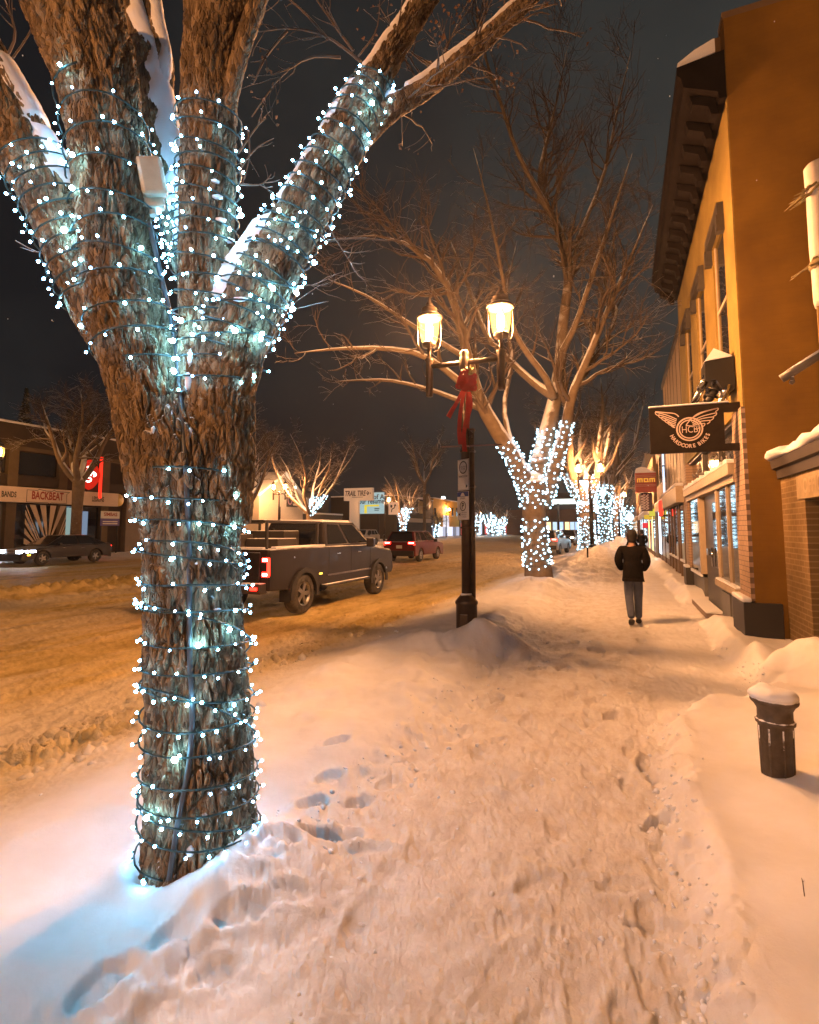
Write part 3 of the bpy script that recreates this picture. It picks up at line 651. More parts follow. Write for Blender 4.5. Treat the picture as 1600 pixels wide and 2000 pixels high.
# dead leaves and thin shoots
tw = MB(); lf = MB(); g = np.random.default_rng(5)
shoots = []
for pts, D in (([(640, 470), (700, 465), (770, 470), (800, 450)], D0 + .02), ([(520, 690), (560, 610), (590, 560), (640, 560)], D0 - .06), ([(640, 440), (690, 520), (720, 560)], D0), ([(465, 300), (500, 250), (520, 230)], D0), ([(468, 330), (500, 290), (535, 270)], D0 + .02), ([(470, 360), (510, 360), (530, 340)], D0), ([(150, 505), (80, 495), (30, 470)], D0), ([(20, 120), (60, 60), (80, 0)], D0), ([(700, 110), (735, 60), (742, 0)], D0 + .3), ([(485, 255), (488, 300), (478, 350)], D0 - .02)):
    p = crom(np.array([at_d(x, y, D) for x, y in pts]), 8); shoots.append(p)
for pts, D in (([(705, 120), (640, 72), (570, 55), (505, 62)], D0 + .55), ([(665, 112), (605, 112), (548, 150), (492, 228)], D0 + .6), ([(690, 100), (650, 45), (612, -10)], D0 + .5), ([(560, 60), (520, 110), (495, 165)], D0 + .58), ([(640, 75), (590, 20), (540, -20)], D0 + .55), ([(0, 130), (30, 70), (10, 0)], D0 + .4)): shoots.append(crom(np.array([at_d(x, y, D) for x, y in pts]), 8))
SH = np.array(shoots); SR = np.linspace(0.006, 0.0022, 8)[None] * np.r_[np.ones(len(shoots) - 6), np.full(6, 1.7)][:, None]; tw.tubes(SH, SR, 5)
c1, r1_ = spawn(SH, SR, 90, (0.10, 0.28), 0.7, 0.7, 5, r1=0.0015, seed=3); tw.tubes(c1, r1_, 4)
l2, l2r = [], []
Rr2 = np.stack([crom(T1[k].c[::6], 10) for k in ('R2',)]); 
c2, r2_ = spawn(Rr2, np.full((1, 10), 0.012), 30, (0.35, 0.8), 0.75, 0.6, 7, r1=0.003, seed=8, up=-0.02); tw.tubes(c2, r2_, 5)
c3, r3_ = spawn(c2, r2_, 90, (0.12, 0.34), 0.7, 0.7, 5, r1=0.0016, seed=9, up=0.0); tw.tubes(c3, r3_, 4)
tw.build('twigs', TWIG, elm)
leafpts = [c3[i, -1] + g.normal(0, .03, 3) for i in range(len(c3)) for _ in range(2)] + [c1[i, -1] + g.normal(0, .015, 3) for i in range(len(c1)) if c1[i, -1][0] < -1.9 and g.random() < .5]
for p in leafpts:
    a = frame(g.normal(size=3)); L_ = g.uniform(.018, .034); w_ = L_ * .42
    v = np.array([[0, 0, 0], [w_, L_ * .5, .006], [0, L_, 0], [-w_, L_ * .5, .006]]); lf.add(p + v @ a.T, [(0, 1, 2), (0, 2, 3)])
o = lf.build('dead_leaves', LEAF, elm); o['kind'] = 'stuff'

BULB = bulb_proto(0.0070, M['led'], 'bulb_near'); BULBS = [BULB, bulb_proto(0.0064, M['led_soft'], 'bulb_soft'), bulb_proto(0.0076, M['led_hot'], 'bulb_hot')]
GRP = 'string lights on the near elm'
def sl(label, spans, seed, gap=0.082): return light_string(label, GRP, spans, 0.0070, M['led'], 0.0048, gap, seed, spans[0][0].c[0], BULB, near_elm=True)
sl('cool white string lights wound round the thick lower trunk of the nearest elm', [(T1['trunk'], 0.66, 2.55, 0.135, 0.2), (T1['trunk'], 0.75, 2.25, 0.45, 2.0)], 1, 0.098)
sl('string lights on the golden left-hand upright stem carrying the outlet box', [(T1['A'], 0.75, 2.15, 0.14, 0.4)], 2, 0.125)
sl('string lights round the snowy limb leaning out of the photo at far left', [(T1['L'], 0.25, 1.15, 0.085, 1.0)], 3, 0.105)
sl('string lights on the dark centre stem, wires edged with snow', [(T1['C'], 0.65, 2.12, 0.085, 0.0)], 4, 0.115)
sl('string lights round the long limb slanting up to the right', [(T1['R'], 0.25, 2.02, 0.085, 0.6), (T1['R'], 0.2, 1.0, 0.16, 2.6)], 5, 0.105)
sl('few string lights on the snow covered limb behind the outlet box', [(T1['B'], 0.10, 0.62, 0.07, 0.6)], 6, 0.07)

# conduit and outlet box fixed to the elm
ob = thing('outlet_box', 'beige weatherproof outlet box with pipe down the elm trunk', 'outlet box', on_elm(290, 372)[0])
mbx = MB(); pts = [on_elm(x, y, 0.012)[0] for x, y in ((333, 1688), (348, 1600), (372, 1500), (374, 1400), (373, 1300), (371, 1200), (368, 1100), (364, 1000), (360, 900), (355, 830), (352, 740))]
pts += [on_elm(x, y, 0.02)[0] for x, y in ((342, 670), (328, 600), (310, 520), (292, 440))]
pts = np.array(pts); pts[0] += np.array([0, 0, -.06])
_q = pts.copy()
for i in range(1, len(pts) - 1): _q[i] = pts[i - 1] * .25 + pts[i] * .5 + pts[i + 1] * .25
mbx.tube(crom(_q, 60), 0.0125, 10); mbx.build('conduit_pipe', mat('grey_conduit', (0.05, 0.055, 0.06), 0.4), ob)
bp_, bn_ = on_elm(290, 372, 0.0); BXU = nz(-CFH + 0.35 * CR); BXR = nz(np.cross([0, 0, 1.0], BXU)) ; Rb = np.stack([BXR, -BXU, np.array([0, 0, 1.0])], 1)
BEI = mat('beige_plastic', (0.36, 0.30, 0.21), 0.45, c2=(0.29, 0.24, 0.17), vs=15, snow=(0.75, 20, .2))
tilt = np.array(Matrix.Rotation(R_(-12), 3, 'Y')); Rb = Rb @ tilt
mbx = MB(); mbx.box(bp_ + BXU * 0.03, (0.13, 0.06, 0.23), 0, Rb); mbx.build('box', BEI, ob, bev=0.012)
mbx = MB(); mbx.box(bp_ + BXU * 0.085 + Rb @ np.array([0.03, 0, 0.015]), (0.12, 0.08, 0.18), 0, Rb @ np.array(Matrix.Rotation(R_(14), 3, 'X'))); mbx.build('cover', BEI, ob, bev=0.018)
mbx = MB(); mbx.cyl(bp_ + BXU * 0.02 + Rb @ np.array([0.0, 0, -0.145]), bp_ + BXU * .02 + Rb @ np.array([0, 0, -.09]), 0.021, n=14); mbx.build('fitting', BEI, ob, bev=0.003)
# ------------------------------------------------------------------ other trees
def tree_obj(name, label, limbs, twig_batches, loc, group, snowy=True, bark=BARK2, na=20):
    root = thing(name, label, 'tree', loc, 0, group)
    t = MB(); t.tubes(limbs[0][0][None], limbs[0][1][None], na); t.build('trunk', bark, root)
    lb = MB()
    for p, r in limbs[1:]: lb.tubes(p[None], r[None], 12)
    lb.build('limb', bark, root)
    c = MB()
    for (P, Rd), n in twig_batches: c.tubes(P, Rd, n, cap=False)
    c.build('crown', TWIG, root)
    return root
def crown(limbs, n1, n2, n3, l1, l2, l3, seed, rmin=0.006):
    K = 10; P = np.stack([crom(p, K) for p, r in limbs]); Rd = np.stack([np.interp(np.linspace(0, 1, K), np.linspace(0, 1, len(r)), r) for p, r in limbs])
    a = spawn(P, Rd, n1, l1, 0.75, 0.55, 8, t0=0.25, up=0.10, wob=0.17, r1=rmin * 1.3, seed=seed, texp=0.55)
    b = spawn(*a, n2, l2, 0.70, 0.62, 7, t0=0.18, up=0.05, wob=0.18, r1=rmin, seed=seed + 1)
    c = spawn(*b, n3, l3, 0.65, 0.7, 5, t0=0.15, up=0.02, wob=0.20, r1=rmin * 0.75, seed=seed + 2)
    return [(a, 6), (b, 4), (c, 3)]
def pxl(lst, D, spread=0.0, n=14):
    k = len(lst); q = np.array([np.r_[at_d(a[0], a[1], D + (a[3] if len(a) > 3 else 0) + spread * i / max(k - 1, 1)), max(a[2] / 2 / F * D, 0.005)] for i, a in enumerate(lst)])
    c = crom(q, n); return c[:, :3], np.maximum(c[:, 3] * np.r_[np.ones(n - 3), .85, .6, .3], 0.004)
TREEGRP = 'elms wrapped in lights along the near kerb'
D2 = 16.9
t2 = [pxl([(1053, 1185, 70), (1052, 1120, 54), (1046, 1060, 46), (1043, 1000, 45), (1042, 950, 54), (1040, 920, 60)], D2, 0, 20),
      pxl([(1038, 975, 40), (1008, 900, 33), (965, 832, 28), (935, 775, 24), (914, 700, 19), (890, 600, 15), (850, 520, 11), (770, 465, 6), (690, 462, 4)], D2, -1.6),
      pxl([(965, 832, 20), (935, 785, 16), (880, 730, 13), (820, 692, 11), (740, 680, 9), (650, 682, 6), (575, 690, 3)], D2, -2.0),
      pxl([(945, 800, 14), (890, 779, 11), (830, 758, 9), (750, 742, 7), (655, 745, 4)], D2, 1.6),
      pxl([(912, 700, 12), (860, 668, 10), (800, 632, 8), (720, 580, 5), (640, 545, 3)], D2, -1.5),
      pxl([(1046, 965, 42), (1059, 880, 34), (1080, 800, 29), (1093, 720, 24), (1101, 620, 20), (1112, 520, 17), (1095, 450, 14), (1052, 380, 11), (1062, 300, 9), (1088, 200, 6), (1112, 70, 3)], D2, 1.5),
      pxl([(1083, 775, 20), (1040, 745, 16), (990, 698, 13), (950, 652, 11), (915, 560, 8), (880, 470, 5)], D2, 1.8),
      pxl([(1083, 778, 14), (1064, 735, 13), (1030, 690, 11), (1002, 640, 9), (985, 560, 7), (960, 430, 5), (925, 290, 3)], D2, -1.4),
      pxl([(1094, 445, 11), (1056, 382, 10), (1012, 300, 8), (978, 200, 6), (942, 90, 4), (930, 0, 3)], D2 + 1, -1.2),
      pxl([(1086, 760, 18), (1098, 690, 15), (1122, 640, 11), (1150, 560, 9), (1190, 440, 6), (1235, 300, 4)], D2 + .4, -1.8),
      pxl([(1060, 990, 30), (1083, 915, 25), (1104, 842, 21), (1117, 772, 17), (1148, 700, 14), (1185, 610, 10), (1225, 520, 7), (1275, 400, 4)], D2, -1.2),
      pxl([(1104, 840, 14), (1122, 765, 12), (1165, 690, 9), (1205, 612, 7), (1180, 540, 5), (1215, 420, 3)], D2 - .4, 1.5),
      pxl([(1105, 580, 12), (1113, 520, 11), (1140, 440, 9), (1180, 340, 7), (1205, 220, 5), (1235, 90, 3)], D2 + 1.2, 1.0),
      pxl([(1008, 900, 14), (985, 800, 10), (1000, 700, 8), (985, 600, 6), (1010, 470, 4)], D2, 2.0)]
tb2 = crown(t2[1:], 280, 1500, 3300, (0.9, 2.6), (0.5, 1.4), (0.25, 0.75), 21, 0.0058)
e2_ = tree_obj('elm_tree', 'bare snow lined elm behind the lamp post with red bow, trunk wrapped in lights', t2, tb2, (t2[0][0][0][0], t2[0][0][0][1], 0.0), TREEGRP)
FARB = {}
def far_string(label, limbs, spans, rb, gap, seed, pitch, nmax=100, strength=None, off=0.03, wr=0.006):
    L = [Limb(*limbs[i], ds=0.08) for i, a, b in spans]
    key = round(rb, 3)
    if key not in FARB: FARB[key] = bulb_proto(rb, M['led_far'], 'bulb_far')
    sp = [(l, a * l.len, b * l.len, pitch, seed * 1.3) for l, (i, a, b) in zip(L, spans)]
    return light_string(label, 'string lights on the elms down the street', sp, rb, M['led_far'], wr, gap, seed, L[0].c[0], FARB[key], nmax, off, 0.004, 0.05)
far_string('dense white string lights on the elm behind the lamp post with the red bow', t2, [(0, 0.30, 0.64), (0, 0.74, 1.0), (1, 0.02, 0.20), (5, 0.0, 0.13), (10, 0.0, 0.30)], 0.027, 0.17, 31, 0.17)

def gen_tree(seed, H, r0, forkz, nl, spread, lean=0.0):
    """vase shaped elm about the origin: returns limb list"""
    g = np.random.default_rng(seed)
    tr = np.array([[0, 0, -0.3, r0 * 1.25], [0.03, 0, 0.4, r0 * 1.02], [0.02 * lean, 0.02, forkz * .6, r0 * .9], [0.05, 0, forkz, r0 * 1.05], [0.05, 0, forkz + .3, r0 * .8]])
    c = crom(tr, 14); out = [(c[:, :3], c[:, 3])]
    for i in range(nl):
        a = 2 * PI * (i + g.uniform(-.25, .25)) / nl + seed; dx = np.array([math.cos(a), math.sin(a)]); L = (H - forkz) * g.uniform(.8, 1.05); sp = spread * g.uniform(.7, 1.2)
        pts = [[0.05, 0, forkz - .1, r0 * .6]]
        for t in (.12, .28, .5, .75, 1.0):
            xy = dx * sp * (t ** 0.75) * L * .5 + g.normal(0, .16 * L * t * .4, 2); pts.append([xy[0], xy[1], forkz + L * t ** 1.08, r0 * .58 * (1 - t) ** .8 + .012])
        c = crom(np.array(pts), 14); out.append((c[:, :3], np.maximum(c[:, 3], .01)))
        for k in range(2):
            b = c[5 + 2 * k + int(g.integers(0, 2))]; aa = a + g.choice([-1, 1]) * g.uniform(.6, 1.3); d2 = np.array([math.cos(aa), math.sin(aa)]); l2 = L * g.uniform(.3, .5)
            q = [[*(b[:3]), b[3] * .7]] + [[b[0] + d2[0] * l2 * .7 * t + g.normal(0, .08), b[1] + d2[1] * l2 * .7 * t + g.normal(0, .08), b[2] + l2 * t * .9, b[3] * .6 * (1 - t) + .01] for t in (.33, .66, 1)]
            c2 = crom(np.array(q), 10); out.append((c2[:, :3], c2[:, 3]))
    return out
def shift(limbs, o): return [(p + np.array(o), r) for p, r in limbs]
def placed_tree(label, px, D, zb, seed, H, r0, fk, nl, sp, group, tw=(110, 600, 1300), name='elm_tree', rmin=0.009, sc=1.0, nalight=None, lightlabel=None, rb=0.05):
    p = at_d(px, YH, D); p = np.array([p[0], p[1], zb]); lm = gen_tree(seed, H, r0, fk, nl, sp); tb = crown(lm[1:], *tw, (.8 * sc, 2.0 * sc), (.5 * sc, 1.2 * sc), (.25 * sc, .7 * sc), seed + 50, rmin)
    tb = [((a + p, r), n) for (a, r), n in tb]; lm = shift(lm, p)
    t = tree_obj(name, label, lm, tb, p, group, na=12)
    if nalight: far_string(lightlabel, lm, nalight, rb, rb * 5.2, seed, rb * 5.2, off=rb * .8, wr=0.008)
    return t
placed_tree('snowy elm with split lit fork under the second pair of street lamps', 1146, 34.0, 0.3, 3, 10.5, 0.52, 2.9, 5, .75, TREEGRP, (90, 520, 1300), rmin=.009, nalight=[(0, .12, .70), (0, .8, 1), (1, 0, .3), (4, 0, .22), (7, 0, .25), (10, 0, .25), (13, 0, .3)], lightlabel='white string lights on the forked elm under the second pair of street lamps', rb=.034)
placed_tree('elm in lights just left of the walking person, third down the kerb', 1182, 45.0, 0.3, 9, 10, 0.5, 3.2, 5, .7, TREEGRP, (70, 380, 900), rmin=.011, nalight=[(0, .1, 1), (1, 0, .3), (4, 0, .3), (7, 0, .3), (10, 0, .3), (13, 0, .3)], lightlabel='white string lights on the third elm down the kerb beside the walking person', rb=.045)
placed_tree('elm in lights behind the head of the walking person', 1203, 61.0, 0.4, 14, 10, 0.52, 3.0, 5, .75, TREEGRP, (60, 300, 600), rmin=.014, nalight=[(0, .1, 1), (1, 0, .33), (4, 0, .33), (7, 0, .33), (10, 0, .33), (13, 0, .33)], lightlabel='white string lights on the elm past the walking person and third street lamp', rb=.058)
placed_tree('small far elm in lights just left of the pedestrian shoulder', 1226, 76.0, 0.4, 17, 8.5, 0.5, 2.2, 5, .9, TREEGRP, (50, 200, 300), rmin=.018, nalight=[(0, .1, 1), (1, 0, .45), (4, 0, .45), (7, 0, .45), (10, 0, .45), (13, 0, .45)], lightlabel='pale white string lights on the farthest small elm at the right kerb', rb=.08)
LG = 'elms on the far side of the street'
placed_tree('dark elm in front of the music shop sign, forking low', 148, 30.5, .2, 22, 9.5, .31, 4.2, 5, .95, LG, (110, 700, 1700), rmin=.008)
placed_tree('spreading elm with lit fork beside the pale gabled building', 603, 53.5, .25, 25, 10.70, 0.30, 3.00, 6, 1.15, LG, (110, 520, 1200), rmin=.010, nalight=[(1, 0, .3), (4, 0, .3), (7, 0, .25)], lightlabel='blue white string lights on the elm fork beside the pale gabled building', rb=.05)
placed_tree('elm half hidden behind the nearest trunk, lights on its fork', 468, 44.0, .25, 28, 10.39, 0.37, 2.81, 5, 1.0, LG, (100, 520, 1200), rmin=.009, nalight=[(0, .6, 1), (1, 0, .3), (4, 0, .3)], lightlabel='string lights on the elm half hidden behind the nearest trunk', rb=.05)
placed_tree('small elm in blue white lights by the black climbing hall', 787, 77.0, .25, 31, 9.02, 0.30, 2.2, 5, .8, LG, (70, 300, 700), rmin=.012, nalight=[(0, .25, 1), (1, 0, .4), (4, 0, .4), (7, 0, .4), (10, 0, .4)], lightlabel='blue white string lights on the small elm by the black hall', rb=.085)
placed_tree('tall bare unlit elm in front of the yellow building corner', 829, 85.0, .25, 36, 17.00, 0.27, 8.78, 5, .9, LG, (80, 360, 900), rmin=.011)
placed_tree('little street tree in lights at the foot of the yellow building', 852, 91.0, .25, 38, 3.6, 0.26, 1.3, 5, .8, LG, (30, 100, 200), rmin=.014, nalight=[(0, .2, 1), (1, 0, .5), (4, 0, .5), (7, 0, .5)], lightlabel='string lights on the little tree at the foot of the yellow building', rb=.09)
for i, (px, D, s, H, lab) in enumerate(((956, 127, 41, 9.0, 'thick far tree in blue white lights right of the parking sign pole'), (931, 116, 43, 8.0, 'far tree in lights touching the right edge of the sign pole'), (981, 141, 45, 7.5, 'small far tree in lights beside the red shop front'), (966, 132, 47, 6.5, 'thin far tree in lights between two thicker lit trees'))):
    placed_tree(lab, px, D, .2, s, H, .5, 2.2, 5, .9, LG, (40, 160, 260), rmin=.02, nalight=[(0, .1, 1), (1, 0, .5), (4, 0, .5), (7, 0, .5), (10, 0, .5), (13, 0, .5)], lightlabel='string lights on the ' + lab.split(' in lights')[0].split(' in blue')[0] + [' right of the sign pole', ' at the edge of the sign pole', ' beside the red shop front', ' between thicker trees'][i], rb=.15)
# unlit trees further back fill the sky with twigs
BG = 'bare trees standing further back'
placed_tree('tall bare tree beside the dark cornice of the brick building', 1192, 50.0, 0, 66, 15, .36, 5.5, 6, .8, BG, (80, 360, 700), rmin=.010, sc=1.3)
for i, (px, D, H, lab) in enumerate(((35, 48, 14.5, 'dark spruce behind the music shop roof, leftmost of the group'), (122, 50, 13.0, 'dark pointed spruce behind the music shop roof, right of the leftmost'), (188, 47, 12.0, 'shorter dark spruce behind the music shop roof next to the elm trunk'))):
    p = at_d(px, YH, D); p[2] = 0; g = np.random.default_rng(70 + i); rt = thing('spruce_tree', lab, 'tree', p, 0, 'spruces behind the shop roof'); t = MB(); t.cyl(p, p + np.array([0, 0, H]), .22, .03, 8); t.build('trunk', TWIG, rt)
    n = 900; z = H * (0.12 + 0.88 * g.random(n) ** 1.2); a = g.random(n) * 2 * PI; rr = (H - z) / H * 2.7 * g.uniform(.7, 1.1, n) + .1
    s0 = p + np.stack([0 * z, 0 * z, z], -1); e = s0 + np.stack([np.cos(a) * rr, np.sin(a) * rr, -.25 * rr + .1], -1); P = np.stack([s0, s0 * .45 + e * .55 + np.array([0, 0, -.05]), e], 1)
    cmb = MB(); cmb.tubes(P, np.stack([np.full(n, .05), np.full(n, .17), np.full(n, .02)], 1), 4, cap=False); cmb.build('crown', mat('spruce_needles', (0.02, 0.03, 0.02), .9, snow=(.7, 3, .5)), rt)

# ------------------------------------------------------------------ street lamps
def make_lamp(loc, label, group):
    """twin lantern post, arms along X; origin on the ground"""
    rt = thing('street_lamp', label, 'street lamp', loc, 0, group); x0, y0, z0 = loc; c = np.array(loc, float)
    b = MB(); b.lathe([(0, -.3), (.175, -.3), (.175, .04), (.168, .08), (.168, .52), (.182, .53), (.182, .57), (.16, .60), (.11, .66), (.085, .70), (0, .70)], c, 20); b.box(c + [0.0, -.172, .28], (.12, .02, .2)); b.build('base', M['lamp_iron'], rt)
    b = MB(); b.cyl(c + [0, 0, .66], c + [0, 0, 4.60], .078, .066, 18); b.build('pole', M['lamp_iron'], rt)
    b = MB(); b.cyl(c + [.105, 0.03, .45], c + [.105, 0.03, 3.35], .042, .042, 12); b.build('conduit', M['lamp_iron'], rt)
    b = MB()
    for z in (1.75, 2.42, 3.0, 3.36): b.lathe([(.09, z - .012), (.096, z - .012), (.096, z + .012), (.09, z + .012)], c + [0, 0, 0], 18); b.box(c + [.06, .02, z], (.2, .13, .03))
    b.build('clamp', M['lamp_iron'], rt)
    b = MB(); b.cyl(c + [-.62, 0, 4.50], c + [.62, 0, 4.50], .045, n=12); b.lathe([(.066, 4.38), (.085, 4.40), (.085, 4.58), (.07, 4.63), (.085, 4.66), (.05, 4.71), (0, 4.72)], c, 18); b.build('crossarm', M['lamp_iron'], rt)
    for s in (-1, 1):
        k = c + [s * .62, 0, 0]
        ln = MB(); ln.lathe([(0, 3.98), (.058, 3.98), (.062, 4.03), (.062, 4.58), (.08, 4.60), (.08, 4.63), (.055, 4.65), (.035, 4.68), (.035, 4.83), (.12, 4.85), (.13, 4.90), (.115, 4.925), (0, 4.925)], k, 18); pt = ln.build('lantern', M['lamp_iron'], rt)
        gl = MB(); gl.lathe([(.112, 4.927), (.132, 4.95), (.158, 5.09), (.174, 5.27), (.174, 5.335)], k, 20); gl.build('lamp_glass', M['lamp_glass'], pt); bu = MB(); bu.lathe([(0, 4.95), (.042, 4.97), (.055, 5.05), (.055, 5.20), (.03, 5.27), (0, 5.28)], k, 14); bu.build('bulb', M['lamp_bulb'], pt)
        cp = MB(); cp.lathe([(r_, z_ + .05) for r_, z_ in [(0, 5.29), (.20, 5.288), (.225, 5.30), (.225, 5.33), (.19, 5.355), (.15, 5.40), (.13, 5.46), (.135, 5.475), (.09, 5.51), (.055, 5.555), (.06, 5.57), (.03, 5.60), (.028, 5.63), (.015, 5.67), (0, 5.68)]], k, 24); cp.build('cap', M['lamp_iron'], pt)
        cg = MB()
        for a in (.4, .4 + PI / 2, .4 + PI, .4 + 1.5 * PI):
            d = np.array([math.cos(a), math.sin(a), 0]); cg.tube([k + d * .205 + [0, 0, 5.35], k + d * .20 + [0, 0, 4.95], k + d * .185 + [0, 0, 4.87], k + d * .15 + [0, 0, 4.80], k + d * .08 + [0, 0, 4.76], k + d * .035 + [0, 0, 4.76]], .009, 6)
        cg.build('cage', M['lamp_iron'], pt)
    return rt
LGRP = 'twin lantern street lamps'
p1 = gnd(912, 1235, .10); lamp1 = make_lamp((p1[0], p1[1], .02), 'nearest twin lantern street lamp with red bow and parking signs on its post', LGRP)
LAMP1 = np.array([p1[0], p1[1], .02])
def lamp_px(px, py, zb, label):
    sc = 1.06 if zb > .2 else 1.0; d = ray(px, py); t = (zb + 5.13 * sc - EYE) / d[2]; p = EYEP + d * t; return dup(lamp1, (p[0], p[1], zb), 0, label, sc)
lamp_px(1151, 915, .15, 'second twin lantern lamp down the near kerb, above the lit elm fork')
lamp_px(1207, 966, .15, 'third twin lantern lamp down the near kerb, among the lit elms')
dimlamp = lamp_px(-15, 884, .25, 'dimmer twin lantern lamp at the left edge of the photo before the music shop')
DIMB = emis('dim_bulb', (1.0, .45, .12), 420); DIMG = _lglass(); DIMG.node_tree.nodes['Emission'].inputs[1].default_value = .8
for ln in dimlamp.children:
    for q in ln.children:
        if q.name.startswith(('bulb', 'lamp_glass')): q.data = q.data.copy(); q.data.materials[0] = DIMB if q.name.startswith('bulb') else DIMG
lamp_px(546, 951, .25, 'twin lantern lamp in front of the pale gabled building')
lamp_px(751, 976, .25, 'lamp between the billboard and the curved arrow sign')
lamp_px(872, 995, .25, 'twin lantern lamp in front of the yellow building')
lamp_px(944, 1003, .25, 'far twin lantern lamp just right of the parking sign pole')
lamp_px(1003, 1010, .25, 'farthest twin lantern lamp by the red shop front')
lamp_px(1197, 1000, .15, 'fourth twin lantern lamp down the near kerb, low among lit trees')
dup(lamp1, (-3.1, -8.8, .05), 0, 'twin lantern street lamp behind the viewer on the near kerb')

# red bow and ribbons on the lamp post
bw = thing('ribbon_bow', 'red ribbon bow with long tails and gilded sprig on lamp post', 'bow', LAMP1 + [0, -.1, 3.95])
dL = proj_d = float((LAMP1 - EYEP) @ CF) + 0.0
def lp(px, py, o=0.0): return at_d(px, py, dL + .16 - o)
loops = MB(); g = np.random.default_rng(2)
for i in range(15):
    a = 2 * PI * i / 15 + g.uniform(-.2, .2); R0 = g.uniform(.12, .21); d = math.cos(a) * CR + math.sin(a) * np.array([0, 0, .8]) - CFH * g.uniform(.0, .7); d = nz(d); cc = lp(912, 748, .14); sd = nz(np.cross(d, CFH + .2 * g.normal(size=3)))
    t = np.linspace(0, PI * 2, 14); pts = cc + np.outer((1 - np.cos(t)) * .5 * R0, d) + np.outer(np.sin(t) * .045, sd); loops.strip(pts, .055, nz(np.cross(d, sd)), .002)
loops.build('bow_loops', M['red_ribbon'], bw)
for pts in ([(905, 760), (893, 785), (884, 800), (876, 815)], [(908, 762), (900, 800), (897, 840), (900, 868)], [(914, 765), (912, 810), (906, 850), (908, 882)], [(917, 765), (920, 790), (914, 815), (912, 836)]):
    r = MB(); p = crom(np.array([lp(x, y, .10 + .05 * math.sin(i * 2.2)) for i, (x, y) in enumerate(pts)]), 14); nn = -CFH + .3 * CR; r.strip(p, np.linspace(.05, .085, 14), nn, .002); r.build('ribbon_tail', M['red_ribbon'], bw)
r = MB()
for i in range(26):
    a = g.uniform(0, 2 * PI); q0 = lp(916, 735, .13); q1 = q0 + CR * math.cos(a) * g.uniform(.04, .12) + np.array([0, 0, .02 + g.uniform(0, .16)]) - CFH * g.uniform(-.04, .10); r.tube([q0, (q0 + q1) / 2 + [0, 0, .015], q1], [.006, .02, .003], 5)
r.build('sprig', mat('gilded_sprig', (.45, .30, .08), .5, c2=(.2, .17, .06), vs=20), bw)

# two parking signs clamped to the lamp post
sgx = nz(np.array([.80, -.60, 0])); sgn_ = np.cross(sgx, [0, 0, 1.0])
sgn_ = sgn_ if sgn_ @ CFH < 0 else -sgn_
def post_sign(label, pxa, pya, pyb, w):
    cc = (lp(pxa, pya, .12) + lp(pxa, pyb, .12)) / 2; h = np.linalg.norm(lp(pxa, pya, .12) - lp(pxa, pyb, .12))
    rt = thing('parking_sign', label, 'sign', cc, 0, 'signs on the nearest lamp post'); b = MB(); b.prism([(-w / 2, -h / 2), (w / 2, -h / 2), (w / 2, h / 2), (-w / 2, h / 2)], cc, sgx, [0, 0, 1], -sgn_ * .004); b.build('panel', M['white_sign'], rt)
    return rt, cc, w, h
def ring(mb, c, ux, uy, r, wd, nrm, n=28, sy=1.0, th=.002):
    t = np.linspace(0, 2 * PI, n); mb.strip(np.asarray(c) + np.outer(np.cos(t) * r, ux) + np.outer(np.sin(t) * r * sy, uy), wd, nrm, th)
UZ = np.array([0, 0, 1.0])
rt, cc, w, h = post_sign('upper white sign with black ring reading LOADING ZONE and arrow', 905, 897, 958, .30); ink = MB(); o = cc + sgn_ * .002
ring(ink, o + UZ * h * .24, sgx, UZ, .095, .018, sgn_); ink.text('LOADING', o + UZ * (h * .26), sgx, UZ, .040, .002); ink.text('ZONE', o + UZ * (h * .19), sgx, UZ, .045, .002); ink.text('VEHICLE 5hr', o - UZ * h * .05, sgx, UZ, .042, .002, bold=.001)
ink.prism([(-.02, -.03), (.025, 0), (-.02, .03)], o + sgx * .09 - UZ * h * .37, sgx, UZ, sgn_ * .002)
ink.strip([o + sgx * (s * w * .47) + UZ * (t * h * .48) for s, t in ((-1, -1), (1, -1), (1, 1), (-1, 1), (-1, -1))], .006, sgn_, .001); ink.build('lettering', M['sign_ink'], rt)
rt, cc, w, h = post_sign('lower white parking sign with blue heading and ringed letter P', 904.5, 960, 1015, .30); ink = MB(); o = cc + sgn_ * .002
ring(ink, o - UZ * h * .02, sgx, UZ, .072, .012, sgn_); ink.text('P', o - UZ * h * .02, sgx, UZ, .13, .002, bold=.003)
ink.prism([(.02, -.03), (-.025, 0), (.02, .03)], o - sgx * .09 - UZ * h * .31, sgx, UZ, sgn_ * .002)
for k, s in enumerate(('9:00-18:00', 'MON-SAT', '2 HOURS')): ink.text(s, o + sgx * .03 - UZ * (h * .25 + k * .035), sgx, UZ, .03, .002)
ink.text('EPARK', o + UZ * h * .255, sgx, UZ, .045, .003); ink.build('lettering', M['sign_ink'], rt)
bl = MB(); bl.prism([(-w * .48, h * .32), (w * .48, h * .32), (w * .48, h * .49), (-w * .48, h * .49)], o, sgx, UZ, sgn_ * .002); bl.build('blue_heading', mat('sign_blue', (.03, .06, .22), .5), rt)
bl = MB(); bl.prism([(-.06, h * .335), (.06, h * .335), (.028, h * .44), (0, h * .46), (-.028, h * .44)], o + sgn_ * .003, sgx, UZ, sgn_ * .002); bl.build('heading_emblem', M['white_sign'], rt)
